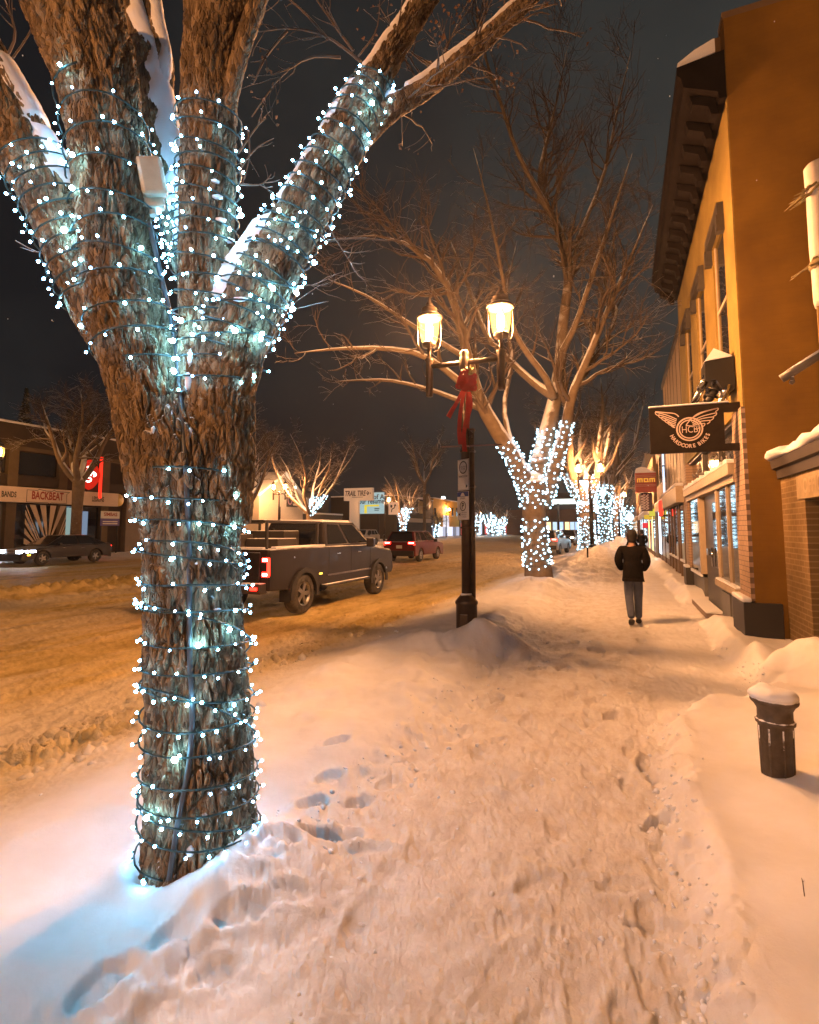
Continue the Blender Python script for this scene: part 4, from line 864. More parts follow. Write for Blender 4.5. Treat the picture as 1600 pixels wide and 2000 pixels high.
# thin cross rod seen either side of the post (banner arm)
ba = thing('banner_rod', 'thin purplish banner rod crossing the lamp post below the bow', 'rod', LAMP1 + [0, 0, 3.3]); b = MB(); b.tube([lp(862, 873, .0), lp(980, 868, .0)], .012, 8); b.lathe([(.08, 0), (.086, 0), (.086, .03), (.08, .03)], lp(918, 871, 0.0) * np.array([0, 0, 1]) + LAMP1 * np.array([1, 1, 0]) - [0, 0, .015], 16); b.build('rod', mat('rod', (.16, .09, .10), .5), ba)

# bollard half sunk in snow
zb = .2
for _ in range(6): pb = gnd(1520, 1508, zb); zb = .5 * zb + .5 * hz(pb[0], pb[1])
bo = thing('bollard', 'dark metal bollard with snow cap sunk in the snow at right', 'bollard', (pb[0], pb[1], zb - .2))
cb = np.array([pb[0], pb[1], 0.0]); zt = at_d(1510, 1366, (pb - EYEP) @ CF)[2]; h0 = zb - .2
BOL = mat('bollard_paint', (.050, .038, .028), .6, .1, c2=(.105, .08, .06), vs=11, bump=.45, bs=55, snow=(.55, 26, .8))
b = MB(); b.lathe([(0, h0), (.092, h0), (.100, zt - .165), (.112, zt - .16), (.114, zt - .145), (.106, zt - .138), (.100, zt - .13), (.100, zt - .075), (.108, zt - .06), (.116, zt - .045), (.132, zt - .03), (.137, zt - .02), (.137, zt), (0, zt)], cb, 32)

for k in range(8):
    a = k * 2 * PI / 8 + .2; b.tube([cb + [.090 * math.cos(a), .090 * math.sin(a), h0], cb + [.097 * math.cos(a), .097 * math.sin(a), zt - .18]], .006, 6)
b.build('post', BOL, bo); b = MB(); a = np.arange(28) * 2 * PI / 28
b.lathe([(.130, zt - .004), (.139, zt + .006), (.141, zt + .022), (.128, zt + .040), (.095, zt + .055), (.05, zt + .058), (.02, zt + .057), (.001, zt + .055)], cb, 28); q_ = b.v[-1]; dz = q_ - (cb + [0, 0, zt]); ww = 1 + .13 * perlin(dz[:, 0] * 11, dz[:, 1] * 11, dz[:, 2] * 9, 5); b.v[-1] = cb + [0, 0, zt] + dz * np.stack([ww, ww, 1 + (ww - 1) * 2.2], -1); b.build('snow_cap', M['snow'], bo)
# grass stalk poking out of the snow
q = gnd(1570, 1726, .25); st = MB(); st.tube([q + [0, 0, -.05], q + [-.003, .0, .004], q + [-.008, -.006, .026]], [.002, .002, .0012], 5); st.tube([q + [-.003, 0, .006], q + [.004, .003, .014]], [.0014, .001], 5)
tag(st.build('plant_stalk', TWIG, None, q), 'tiny dry plant stalk poking out of the smooth snow at right', 'stalk')
# thin marker stake in front of the second lit elm
q = gnd(1149, 1118); st = MB(); st.cyl(q + [0, 0, -.1], q + [0, 0, .95], .03, n=8); st.lathe([(.03, .95), (.036, .95), (.036, 1.0), (0, 1.02)], q, 8); tag(st.build('marker_stake', M['black'], None, q), 'thin dark stake standing in the snow before the split lit elm', 'stake')
# ------------------------------------------------------------------ pedestrians
def skin(name, joints, bonds, m, parent, sub=2, root='pelvis'):
    names = list(joints); idx = {n: i for i, n in enumerate(names)}
    me = bpy.data.meshes.new(name); me.from_pydata([joints[n][:3] for n in names], [(idx[a], idx[b]) for a, b in bonds], [])
    o = bpy.data.objects.new(name, me); COL.objects.link(o)
    sk = o.modifiers.new('skin', 'SKIN'); sk.use_smooth_shade = True; sk.branch_smoothing = 0.6
    if not me.skin_vertices:
        bm = bmesh.new(); bm.from_mesh(me); bm.verts.layers.skin.verify(); bm.to_mesh(me); bm.free()
    for n, i in idx.items():
        r = joints[n][3]; sv = me.skin_vertices[0].data[i]; sv.radius = (r, r) if np.isscalar(r) else r; sv.use_root = (n == root)
    ss = o.modifiers.new('sub', 'SUBSURF'); ss.levels = sub; ss.render_levels = sub
    dg = bpy.context.evaluated_depsgraph_get(); dg.update()
    m2 = bpy.data.meshes.new_from_object(o.evaluated_get(dg)); bpy.data.objects.remove(o)
    m2.materials.clear(); m2.materials.append(m)
    for p in m2.polygons: p.use_smooth = True
    q = bpy.data.objects.new(name, m2); COL.objects.link(q); q.parent = parent; return q
JACKET = mat('black_jacket', (.007, .0055, .005), .85, c2=(.010, .008, .007), vs=7, spec=.1, bump=.6, bs=18, bdist=.03)
JEANS = mat('blue_jeans', (.055, .068, .105), .85, c2=(.085, .10, .15), vs=6, bump=.5, bs=20, bdist=.02)
SKINM = mat('skin', (.42, .24, .17), .55)
HAIR = mat('dark_hair', (.012, .009, .008), .7, bump=.4, bs=90)
SHOE = mat('black_shoe', (.015, .014, .014), .5)
def pedestrian(label, loc, rz, sc=1.0):
    rt = thing('person', label, 'person', loc, rz); rt.scale = (sc,) * 3
    J = dict(pelvis=(0, 0, .95, .09), waist=(0, 0, 1.08, .09), chest=(0, .0, 1.30, .145), neck0=(0, .0, 1.47, .062), neck=(0, .015, 1.53, .054), head=(0, .03, 1.60, .082), crown=(0, .03, 1.685, .075),
             hl=(-.09, 0, .88, .088), kl=(-.080, .02, .49, .062), al=(-.062, -.26, .155, .042), fl=(-.065, -.18, .07, .036), tl=(-.068, -.12, .035, .03),
             hr=(.09, 0, .88, .088), kr=(.083, .13, .50, .062), ar=(.078, .16, .095, .042), fr=(.08, .25, .045, .036), tr=(.082, .34, .035, .03),
             sl=(-.175, 0, 1.405, .06), el=(-.25, -.04, 1.16, .042), wl=(-.185, .14, .99, .034), sr=(.175, 0, 1.395, .06), er=(.245, -.02, 1.14, .042), wr=(.18, .16, .985, .034))
    bonds = [('pelvis', 'waist'), ('waist', 'chest'), ('chest', 'neck0'), ('neck0', 'neck'), ('neck', 'head'), ('head', 'crown'), ('chest', 'sl'), ('sl', 'el'), ('el', 'wl'), ('chest', 'sr'), ('sr', 'er'), ('er', 'wr')]
    for s in 'lr': bonds += [('pelvis', 'h' + s), ('h' + s, 'k' + s), ('k' + s, 'a' + s)]
    JB = {k: v for k, v in J.items() if k[0] not in 'ft'}; JB['al'] = (-.066, -.20, .21, .042); JB['ar'] = (.078, .155, .18, .042)
    body = skin('body', JB, bonds, SKINM, rt)
    jk = dict(hem=(0, 0, .88, (.175, .15)), pelvis=(0, 0, .97, (.19, .155)), waist=(0, 0, 1.10, (.188, .15)), chest=(0, 0, 1.30, (.20, .155)), coll=(0, .0, 1.46, .10), neck=(0, .01, 1.535, .078),
              sl=(-.195, 0, 1.405, .092), el=(-.255, -.04, 1.16, .080), wl=(-.185, .14, .99, .064), sr=(.195, 0, 1.395, .092), er=(.25, -.02, 1.14, .080), wr=(.18, .16, .985, .064))
    skin('jacket', jk, [('pelvis', 'hem'), ('pelvis', 'waist'), ('waist', 'chest'), ('chest', 'coll'), ('coll', 'neck'), ('chest', 'sl'), ('sl', 'el'), ('el', 'wl'), ('chest', 'sr'), ('sr', 'er'), ('er', 'wr')], JACKET, rt)
    jn = dict(waistband=(0, 0, 1.02, (.15, .12)), pelvis=(0, 0, .92, (.16, .135)), hl=(-.088, 0, .82, .108), kl=(-.080, .02, .49, .080), ml=(-.070, -.14, .29, .072), al=(-.062, -.25, .145, .066), hr=(.088, 0, .82, .108), kr=(.083, .13, .50, .082), mr=(.080, .15, .28, .074), ar=(.078, .16, .085, .068))
    skin('jeans', jn, [('pelvis', 'waistband'), ('pelvis', 'hl'), ('hl', 'kl'), ('kl', 'ml'), ('ml', 'al'), ('pelvis', 'hr'), ('hr', 'kr'), ('kr', 'mr'), ('mr', 'ar')], JEANS, rt)
    for s, a, f, t in ((-1, 'al', 'fl', 'tl'), (1, 'ar', 'fr', 'tr')):
        A, Fp, Tp = J[a], J[f], J[t]
        skin('shoe', dict(pelvis=(A[0], A[1] - .015, A[2] - .01, .062), heel=(A[0], A[1] - .04, max(.04, A[2] - .06), .058), mid=(Fp[0], Fp[1], Fp[2], .056), toe=(Tp[0], Tp[1] + .015, Tp[2], .048)), [('pelvis', 'heel'), ('heel', 'mid'), ('mid', 'toe')], SHOE, rt)
    # toque / hair, ears, nose
    h = MB(); v, f = ico(1, 3); hv = v * np.array([.098, .112, .115]) * (1 + .05 * perlin(v[:, 0] * 4, v[:, 1] * 4, v[:, 2] * 4, 3)[:, None]) + np.array([0, .022, 1.645]); h.add(hv, f, 0, True); h.add(v * np.array([.088, .085, .09]) + np.array([0, .005, 1.575]), f, 0, True); h.build('hair', HAIR, rt, local=True)
    for s in (-1, 1):
        e = MB(); e.add(ICO1 * np.array([.012, .022, .034]) + np.array([s * .094, .035, 1.60]), ICOF, 0, True); e.build('ear', SKINM, rt, local=True)
    return rt
pp = gnd(1240, 1219); pedestrian('person in black jacket and blue jeans walking away, hands in pockets', (pp[0], pp[1], hz(pp[0], pp[1])), R_(2), 1.0)
pp = at_d(1254, 1043, 30); pedestrian('distant person in dark clothes mostly hidden behind the walking person', (pp[0], pp[1], -.0), R_(4), .98)

# ------------------------------------------------------------------ vehicles (built facing +Y, rear bumper at y = 0, on the ground)
def arc(cy, r, z0, n=9):
    a = np.linspace(PI, 0, n); return [(cy - r * math.cos(PI - t) if False else cy + r * math.cos(t), max(z0, r * math.sin(t) + z0 - .0)) for t in a]
def car(name, label, cat, loc, rz, P):
    rt = thing(name, label, cat, loc, rz); W = P['W']; Lc = P['L']; paint = P['paint']; zb = P['zb']; wr = P['wr']
    # lower body: side profile with wheel arches, four layers across for rounded shoulders
    def prof(ins):
        ar = wr * 1.16; pts = [(0.02 + ins, zb + .06)]
        for wy in P['wheels']:
            for t in np.linspace(PI, 0, 9): pts.append((wy + ar * math.cos(t), max(zb, wr + ar * math.sin(t) * .98)))
        pts += [(Lc - .1 - ins, zb), (Lc - ins, zb + .12)] + [(y - (ins if y > Lc / 2 else -ins) * .8, z - ins * .9) for y, z in P['top']] + [(0.0 + ins, P['top'][-1][1] - .25)]
        return pts
    ys = [(-W, .045), (-W * .975, .0), (W * .975, .0), (W, .045)]; rings = [np.array([[x, y, z] for y, z in prof(i)]) for x, i in ys]; k = len(rings[0])
    b = MB(); b.add(np.vstack(rings), [tuple(range(k))[::-1], tuple(range(3 * k, 4 * k))] + [(r * k + i, r * k + (i + 1) % k, (r + 1) * k + (i + 1) % k, (r + 1) * k + i) for r in range(3) for i in range(k)], 0)
    recalc(b.build('body', paint, rt, local=True, bev=.02))
    # greenhouse
    for gname, (y0, y1, y2, y3, z0, z1, w0, w1) in P['house']:
        c = np.array([[s * w, y, z] for (z, w, ya, yb) in ((z0, w0, y0, y1), (z1, w1, y2, y3)) for y in (ya, yb) for s in (-1, 1)])
        g = MB(); g.add(c, [(0, 1, 3, 2), (4, 6, 7, 5), (0, 4, 5, 1), (2, 3, 7, 6), (0, 2, 6, 4), (1, 5, 7, 3)]); hs = recalc(g.build(gname, paint, rt, local=True, bev=.05))
        def pt(u, v, s):  # on side: u along, v up
            a = c[0 if s < 0 else 1] * (1 - u) + c[2 if s < 0 else 3] * u; t = c[4 if s < 0 else 5] * (1 - u) + c[6 if s < 0 else 7] * u; return a * (1 - v) + t * v
        for s in (-1, 1):
            for (u0, u1, u2, u3) in P['panes' if gname == 'cabin' else 'topper_panes']:
                q = [pt(u0, .12, s), pt(u1, .12, s), pt(u2, .88, s), pt(u3, .88, s)]; n = nz(np.cross(q[1] - q[0], q[3] - q[0])) * 1.0; n = n if n[0] * s > 0 else -n
                w = MB(); w.add([p + n * d for d in (.004, .012) for p in q], [(0, 1, 2, 3), (4, 5, 6, 7), (0, 1, 5, 4), (1, 2, 6, 5), (2, 3, 7, 6), (3, 0, 4, 7)]); recalc(w.build('window', M['glass'], rt, local=True))
        for (i0, i1, i2, i3), nm in (((0, 1, 5, 4), 'rear_window'), ((2, 3, 7, 6), 'windscreen')):
            if gname != 'cabin' and nm == 'windscreen': continue
            q = [c[i0], c[i1], c[i2], c[i3]]; m = sum(q) / 4; q = [m + (p - m) * np.array([.86, .82, .82]) for p in q]; n = nz(np.cross(q[1] - q[0], q[3] - q[0])); n = n if n[1] * (1 if nm == 'windscreen' else -1) > 0 else -n
            w = MB(); w.add([p + n * d for d in (.004, .014) for p in q], [(0, 1, 2, 3), (4, 5, 6, 7), (0, 1, 5, 4), (1, 2, 6, 5), (2, 3, 7, 6), (3, 0, 4, 7)]); recalc(w.build(nm, M['glass'], rt, local=True))
    # wheels
    for wy in P['wheels']:
        for s in (-1, 1):
            x = s * (W - .13); t = MB(); wd = .12 if wr < .38 else .14
            t.lathe([(wr * .60, -wd), (wr * .88, -wd), (wr * .97, -wd * .8), (wr, -wd * .5), (wr, wd * .5), (wr * .97, wd * .8), (wr * .88, wd), (wr * .60, wd)], (x, wy, wr), 28, axis='x'); wh = t.build('wheel', M['tyre'], rt, local=True)
            r = MB(); xo = x + s * wd * .55; r.lathe([(wr * .62, -.05), (wr * .62, .05), (wr * .55, .05), (wr * .55, -.05)], (xo, wy, wr), 24, axis='x'); r.cyl((xo - .02, wy, wr), (xo + s * .03, wy, wr), wr * .14, n=12)
            for q in range(5):
                a = q * 2 * PI / 5 + wy; d = np.array([0, math.cos(a), math.sin(a)]); e = np.array([0, -d[2], d[1]]); cc = np.array([xo + s * .012, wy, wr]); r.prism([(.08 * wr, -.09 * wr), (.6 * wr, -.12 * wr), (.6 * wr, .12 * wr), (.08 * wr, .09 * wr)], cc, d, e, (s * .02, 0, 0))
            r.cyl((x - s * .02, wy, wr), (x - s * .01, wy, wr), wr * .56, n=20, m=1); recalc(r.build('rim', [P.get('rim', M['rim']), M['tyre']], wh, local=True))
    for nm, m, boxes in P['bits']:
        for bx in boxes:
            b = MB(); b.box(*bx[:2], 0, bx[2] if len(bx) > 2 else None); b.build(nm, m, rt, local=True, bev=min(.02, min(bx[1]) * .3))
    return rt
TAIL = emis('tail_light', (1.0, .012, .006), 14); TAILC = emis('tail_light_core', (1.0, .35, .28), 14); HEAD = emis('head_light', (.72, .82, 1.0), 60); HEADW = emis('head_light_warm', (1.0, .80, .55), 45); AMB = emis('amber_marker', (1.0, .45, .05), 5)
PLATE = mat('plate', (.62, .60, .56), .5); DK = mat('dark_trim', (.02, .018, .017), .55)
tp = mat('truck_paint', (.016, .013, .014), .42, .1, c2=(.022, .018, .020), vs=3, coat=.12, spec=.35, snow=(.72, 3.5, .4), bump=.05, bs=30)
RK = mat('rack_black', (.02, .018, .018), .5, snow=(.75, 4, .3))
W = 1.0
T = dict(W=W, L=6.1, zb=.55, wr=.425, wheels=(1.28, 5.05), paint=tp, top=[(6.05, 1.05), (5.9, 1.22), (4.75, 1.33), (4.6, 1.38), (2.3, 1.40), (0.02, 1.40)],
         house=[('cabin', (2.25, 4.85, 2.45, 4.0, 1.37, 1.98, .93, .74))],
         panes=[(.05, .44, .40, .10), (.48, .90, .86, .46)], topper_panes=[(.10, .90, .88, .12)],
         bits=[('tail_light', TAIL, [((s * .93, .02, 1.20), (.16, .06, .09)) for s in (-1, 1)] + [((s * .93, .02, .92), (.16, .06, .10)) for s in (-1, 1)] + [((s * .985, .03, 1.06), (.05, .06, .30)) for s in (-1, 1)]),
               ('bumper', mat('bumper', (.10, .09, .09), .4, .6, snow=(.8, 5, .2)), [((0, -.06, .66), (1.9, .22, .20))]), ('bumper_light', TAIL, [((s * .80, -.18, .66), (.16, .02, .06)) for s in (-1, 1)]),
               ('tail_light_core', TAILC, [((s * .93, -.014, z), (.11, .012, .05)) for s in (-1, 1) for z in (1.20, .92)]), ('number_plate', PLATE, [((0, -.18, .68), (.30, .015, .15))]), ('running_board', mat('running_board', (.05, .05, .05), .5, snow=(.7, 4, .3)), [((s * 1.0, 3.2, .52), (.16, 2.3, .06)) for s in (-1, 1)]),
               ('snow_cap', M['snow'], [((0, 3.2, 1.995), (1.38, 1.35, .05)), ((.1, 5.35, 1.305), (1.5, .75, .05), np.array(Matrix.Rotation(R_(-6), 3, 'X'))), ((0, .14, 1.41), (1.6, .1, .06))]), ('door_gap', M['sign_ink'], [((s * (W + .001), y, 1.02), (.006, .014, .68)) for s in (-1, 1) for y in (2.32, 3.42, 4.52)]), ('side_trim', mat('trim', (.2, .19, .2), .3, .7), [((s * (W + .004), 3.4, .74), (.02, 2.3, .04)) for s in (-1, 1)]), ('door_handle', M['chrome'], [((s * (W + .01), y, 1.22), (.03, .17, .035)) for s in (-1, 1) for y in (2.75, 3.85)]),
               ('wing_mirror', tp, [((s * 1.10, 4.35, 1.45), (.22, .12, .24)) for s in (-1, 1)]), ('side_marker', AMB, [((s * (W + .002), 1.95, .80), (.02, .12, .035)) for s in (-1, 1)]),
               ('rack', RK, [((s * .80, 1.15, 1.95), (.06, 2.1, .06)) for s in (-1, 1)] + [((s * .80, y, 1.66), (.06, .06, .56)) for s in (-1, 1) for y in (.2, 2.1)] + [((0, y, 1.96), (1.6, .06, .05)) for y in (.2, 1.15, 2.1)]), ('cargo', mat('cargo_cover', (.03, .025, .022), .7, snow=(.6, 5, .4)), [((-.2, 1.75, 1.55), (1.1, .6, .42)), ((.35, 1.0, 1.48), (.8, .7, .24)), ((-.4, .7, 1.52), (.6, .5, .34))]), ('rail_snow', M['snow'], [((s * .93, 1.2, 1.425), (.13, 1.9, .05)) for s in (-1, 1)]),
               ('mud_flap', DK, [((s * .88, .74, .48), (.26, .015, .36)) for s in (-1, 1)]), ('tailgate', tp, [((0, -.005, 1.05), (1.62, .03, .58))])])
trk = gnd(592, 1199, -.05)
truck = car('pickup_truck', 'dark pickup truck with snowy bed rack and glowing red tail lights driving away', 'truck', (trk[0] - W + .02, trk[1] - 1.28, -.05), R_(0), T)
for wy in T['wheels']:
    for s_ in (-1, 1):
        a = np.linspace(-.15, PI + .15, 16); fl = MB(); fl.strip(np.stack([np.full(16, s_ * (W + .0)), wy + .50 * np.cos(a), .425 + .50 * np.sin(a)], -1), .10, (s_, 0, 0), .045); fl.build('wheel_flare', DK, truck, local=True)
sp_ = mat('sedan_paint', (.018, .016, .016), .3, .2, coat=.7, snow=(.93, 3, .1), c2=(.028, .024, .022), vs=3)
Sd = dict(W=.92, L=4.85, zb=.20, wr=.34, wheels=(.95, 3.80), paint=sp_, top=[(4.83, .60), (4.7, .74), (3.5, .90), (3.2, .95), (.9, .98), (.12, 1.00), (0.03, .92)],
          house=[('cabin', (.15, 3.6, 1.35, 2.6, .94, 1.46, .87, .64))], panes=[(.20, .50, .46, .05), (.53, .90, .86, .52)], topper_panes=[],
          bits=[('headlight', HEAD, [((s * .66, 4.74, .68), (.40, .16, .12)) for s in (-1, 1)] + [((s * .885, 4.42, .69), (.10, .50, .10)) for s in (-1, 1)]), ('indicator', AMB, [((s * .90, 4.50, .52), (.06, .16, .08)) for s in (-1, 1)]), ('tail_light', TAIL, [((s * .74, .05, .86), (.30, .10, .08)) for s in (-1, 1)]),
                ('bumper', sp_, [((0, 4.80, .42), (1.6, .12, .3)), ((0, .02, .45), (1.6, .1, .3))]), ('number_plate', PLATE, [((0, -.04, .55), (.3, .02, .15))]), ('wing_mirror', sp_, [((s * 1.0, 3.05, 1.0), (.2, .12, .13)) for s in (-1, 1)]),
                ('door_handle', M['chrome'], [((s * .925, y, .82), (.02, .16, .03)) for s in (-1, 1) for y in (1.75, 2.75)])])
sf = gnd(78, 1103, .0); sr_ = gnd(193, 1097, .0)
car('sedan', 'dark sedan facing left with bright bluish headlights before the music shop', 'car', (sf[0] - .7, sf[1] + 3.80, -.02), PI, Sd)
vp = mat('suv_paint', (.14, .012, .014), .3, .3, coat=.6, c2=(.10, .012, .012), vs=3, snow=(.80, 3, .25))
def suv(paint, bits): return dict(W=.93, L=4.65, zb=.26, wr=.36, wheels=(.90, 3.65), paint=paint, top=[(4.63, .78), (4.5, .95), (3.6, 1.05), (3.3, 1.08), (.3, 1.12), (.03, 1.08)],
          house=[('cabin', (.08, 3.55, .45, 2.75, 1.06, 1.66, .87, .66))], panes=[(.07, .28, .26, .10), (.31, .56, .54, .30), (.59, .92, .88, .58)], topper_panes=[], bits=bits)
SB = [('tail_light', TAIL, [((s * .70, .02, 1.02), (.36, .08, .12)) for s in (-1, 1)] + [((s * .86, .05, .88), (.10, .08, .18)) for s in (-1, 1)]), ('tail_light_core', TAILC, [((s * .70, -.025, 1.03), (.26, .02, .05)) for s in (-1, 1)]), ('number_plate', PLATE, [((0, -.02, .82), (.34, .02, .17))]), ('bumper', DK, [((0, 0, .48), (1.7, .16, .26))]), ('wing_mirror', DK, [((s * 1.0, 3.0, 1.12), (.2, .12, .15)) for s in (-1, 1)]), ('spoiler', DK, [((0, .42, 1.64), (1.2, .25, .04))])]
sv = gnd(822, 1097, -.03); car('sport_utility_vehicle', 'dark red sport utility vehicle with lit tail lights ahead of the pickup', 'car', (sv[0] - .9, sv[1] - .9, -.03), R_(-1), suv(vp, SB))
pg = mat('pale_car_paint', (.38, .36, .34), .4, .2, coat=.4, snow=(.8, 3, .3)); q = at_d(728, 1040, 62); car('hatchback', 'pale hatchback parked across the street beyond the pickup bonnet', 'car', (q[0], q[1], 0), PI, suv(pg, [x for x in SB if x[0] not in ('tail_light', 'tail_light_core')]))
wp = mat('silver_paint', (.30, .29, .28), .35, .4, coat=.4, snow=(.8, 3, .3)); q = gnd(1063, 1083); car('sport_utility_vehicle', 'silver sport utility vehicle driving away just right of the lit elm trunk', 'car', (q[0] - .0, q[1], 0), R_(-6), suv(wp, SB))
HB = [('headlight', HEADW, [((s * .68, 4.60, .84), (.24, .08, .13)) for s in (-1, 1)]), ('bumper', DK, [((0, 4.62, .48), (1.7, .1, .26))]), ('number_plate', PLATE, [((0, 4.69, .5), (.3, .02, .15))])]
q = gnd(1103, 1066); car('sport_utility_vehicle', 'oncoming car with warm headlights seen between the first two lit elms', 'car', (q[0] + .4, q[1] + 4.65, 0), PI + R_(-4), suv(mat('oncoming_paint', (.12, .10, .09), .35, .3, coat=.4), HB))
# ------------------------------------------------------------------ right side: painted brick corner building with the bike shop
X0, YA, YB = 1.72, 9.06, 17.0
WALLB = brickm('painted_brick_side', (.215, .108, .0075), (.205, .103, .007), (.20, .10, .0068), 1.0, 'x', .16, .006)
WALLF = brickm('painted_brick_front', (.25, .17, .034), (.24, .163, .032), (.22, .15, .03), 1.0, 'y', .35, .008)
PILB = brickm('pink_brick', (.42, .30, .22), (.38, .27, .20), (.16, .115, .085), 1.0, 'y', .5, .006)
DARKF = mat('dark_frame', (.035, .03, .027), .5, c2=(.05, .042, .036), vs=8)
PALEF = mat('pale_frame', (.42, .33, .23), .6, c2=(.36, .28, .19), vs=8)
GREYP = mat('grey_kick_panel', (.13, .125, .12), .5, c2=(.10, .095, .09), vs=5)
CORN = mat('dark_cornice', (.007, .005, .005), .8, c2=(.013, .010, .010), vs=4, spec=.08)
bs = thing('brick_building', 'tall orange brown painted brick corner building with the bike shop', 'building', (X0, YA, 0), 0)
b = MB(); b.span((X0 + .02, YA, -.3), (12, YA + .3, 9.75)); b.build('side_wall', WALLB, bs)
b = MB(); b.span((X0 + .0, YA, 9.75), (12, YA + .34, 9.86)); b.span((1.60, YA + .34, 9.2), (1.9, YB, 9.75)); b.build('parapet', mat('parapet', (.16, .10, .05), .8, snow=(.8, 4, .3)), bs)
# front wall above the shop, with openings for the upper windows
ups = [(9.85, 10.95), (12.15, 13.25), (14.45, 15.55)]
fw = MB(); yy = YA + .3
fw.span((X0, YA + .004, 3.55), (X0 + .3, YA + .3, 9.2)); fw.span((X0, YA + .3, 3.55), (X0 + .3, YB, 4.35)); fw.span((X0, YA + .3, 6.9), (X0 + .3, YB, 9.2))
for a, c in ups: fw.span((X0, yy, 4.35), (X0 + .3, a, 6.9)); yy = c
fw.span((X0, yy, 4.35), (X0 + .3, YB, 6.9)); fw.build('front_wall', WALLF, bs)
for a, c in ups:
    w = MB(); w.span((X0 + .045, a, 4.35), (X0 + .06, c, 6.9)); wo = w.build('window', M['glass'], bs)
    f = MB(); f.span((X0 + .03, a, 4.35), (X0 + .2, a + .06, 6.9)); f.span((X0 + .03, c - .06, 4.35), (X0 + .2, c, 6.9)); f.span((X0 + .03, a + .06, 5.6), (X0 + .043, c - .06, 5.66)); f.build('frame', PALEF, wo)
    s = MB(); s.span((X0 - .10, a - .08, 4.24), (X0 + .15, c + .08, 4.345)); s.build('sill', mat('sill', (.25, .19, .12), .7, snow=(.8, 6, .2)), wo)
    h = MB(); h.span((X0 - .10, a - .14, 6.905), (X0 - .003, c + .14, 7.12)); h.span((X0 - .12, a - .16, 6.62), (X0 - .003, a - .02, 6.9)); h.span((X0 - .12, c + .02, 6.62), (X0 - .003, c + .16, 6.9)); h.build('hood', DARKF, wo)
# pilasters and shop front
for n, (a, c) in enumerate(((YA + .002, 9.80), (16.55, YB))):
    p = MB(); p.span((X0 - .03, a, .72), (X0 + .3, c, 3.55)); p.build('pilaster', PILB, bs)
    p = MB(); p.span((X0 - .14, a - .06, -.2), (X0 + .34, c + .05, .70)); q = p.build('plinth', mat('plinth', (.018, .016, .016), .5), bs, bev=.008)
    p = MB(); p.span((X0 - .15, a - .05, .702), (X0 - .031, c + .04, .77)); p.build('snow_cap', M['snow'], q, bev=.02)
b = MB(); b.span((X0 - .12, 9.80, 2.62), (X0 + .2, 16.55, 2.80)); b.span((X0 - .05, 9.80, 2.5), (X0 + .2, 16.55, 2.618)); b.build('fascia', PALEF, bs)
b = MB(); v = np.linspace(9.82, 16.5, 60); 
for i in range(59):
    z1 = 2.86 + .05 * math.sin(i * 1.3) * math.sin(i * .37); b.span((X0 - .13, v[i], 2.802), (X0 + .05, v[i + 1], z1))
b.build('snow_ledge', M['snow'], bs, bev=.01)
for a, c in ((9.80, 11.9), (11.98, 14.1), (14.18, 16.55)):
    w = MB(); w.span((X0 + .14, a, 2.90), (X0 + .17, c, 3.5)); w.build('transom_window', M['glass'], bs)
b = MB(); b.span((X0 + .05, 9.8, 3.5), (X0 + .22, 16.55, 3.548)); b.span((X0 + .08, 11.9, 2.85), (X0 + .2, 11.98, 3.5)); b.span((X0 + .08, 14.1, 2.85), (X0 + .2, 14.18, 3.5)); b.build('transom_frame', DARKF, bs)
cand = emis('candle_bulb', (1.0, .6, .25), 3); 
b = MB()
for i in range(22):
    y = 10.3 + i * .28; b.add(ICO1 * np.array([.02, .02, .055]) + np.array([X0 + .10, y, 3.10 + .12 * math.sin(i * 1.9)]), ICOF, 0, True)
b.build('glass_ornaments', mat('reflection_bead', (.35, .30, .22), .1, coat=.5, c2=(.08, .10, .18), vs=9), bs)  # beads added in place of bulb reflections in the transom glass
for k, (a, c) in enumerate(((9.86, 10.66), (10.74, 11.78))):
    w = MB(); w.span((X0 + .012, a, .80), (X0 + .03, c, 2.5)); wo = w.build('shop_window', M['glass'], bs)
    s = MB(); s.span((X0 - .10, a - .03, .70), (X0 + .010, c + .03, .80)); s.build('sill', PALEF, wo)
    s = MB(); s.span((X0 - .09, a - .02, .802), (X0 + .009, c + .02, .835)); s.build('snow_cap', M['snow'], wo, bev=.01)
b = MB()
for y, wd in ((9.80, .06), (10.66, .08), (11.78, .12), (14.35, .15)): b.span((X0 - .02, y, .70), (X0 + .14, y + wd, 2.5))
b.build('mullion', PALEF, bs)
b = MB(); b.span((X0 + .02, 9.8, -.2), (X0 + .2, 11.9, .695)); 
for a, c in ((9.95, 10.70), (10.90, 11.72)): b.span((X0 - .01, a, .08), (X0 + .018, c, .60))
b.build('kick_panel', GREYP, bs)
dr = MB(); dr.span((X0 + .10, 11.93, .1), (X0 + .14, 14.32, 2.5)); dr.span((X0 + .075, 12.0, .22), (X0 + .098, 13.2, .75)); do = dr.build('door', mat('door_dark', (.03, .026, .024), .4), bs)
g_ = MB(); g_.span((X0 + .085, 12.15, .95), (X0 + .098, 13.05, 2.3)); g_.build('door_glass', M['glass'], do); g_ = MB(); g_.cyl((X0 + .05, 13.12, .95), (X0 + .05, 13.12, 1.35), .018); g_.span((X0 + .0, 13.3, 1.18), (X0 + .098, 13.55, 1.32)); g_.build('door_handle', M['chrome'], do)
b = MB(); b.span((X0 + .05, 14.5, -.2), (X0 + .2, 16.55, .62)); b.build('kick_panel', GREYP, bs)
w = MB(); w.span((X0 + .012, 14.5, .703), (X0 + .03, 16.5, 2.5)); wo = w.build('shop_window', M['glass'], bs)
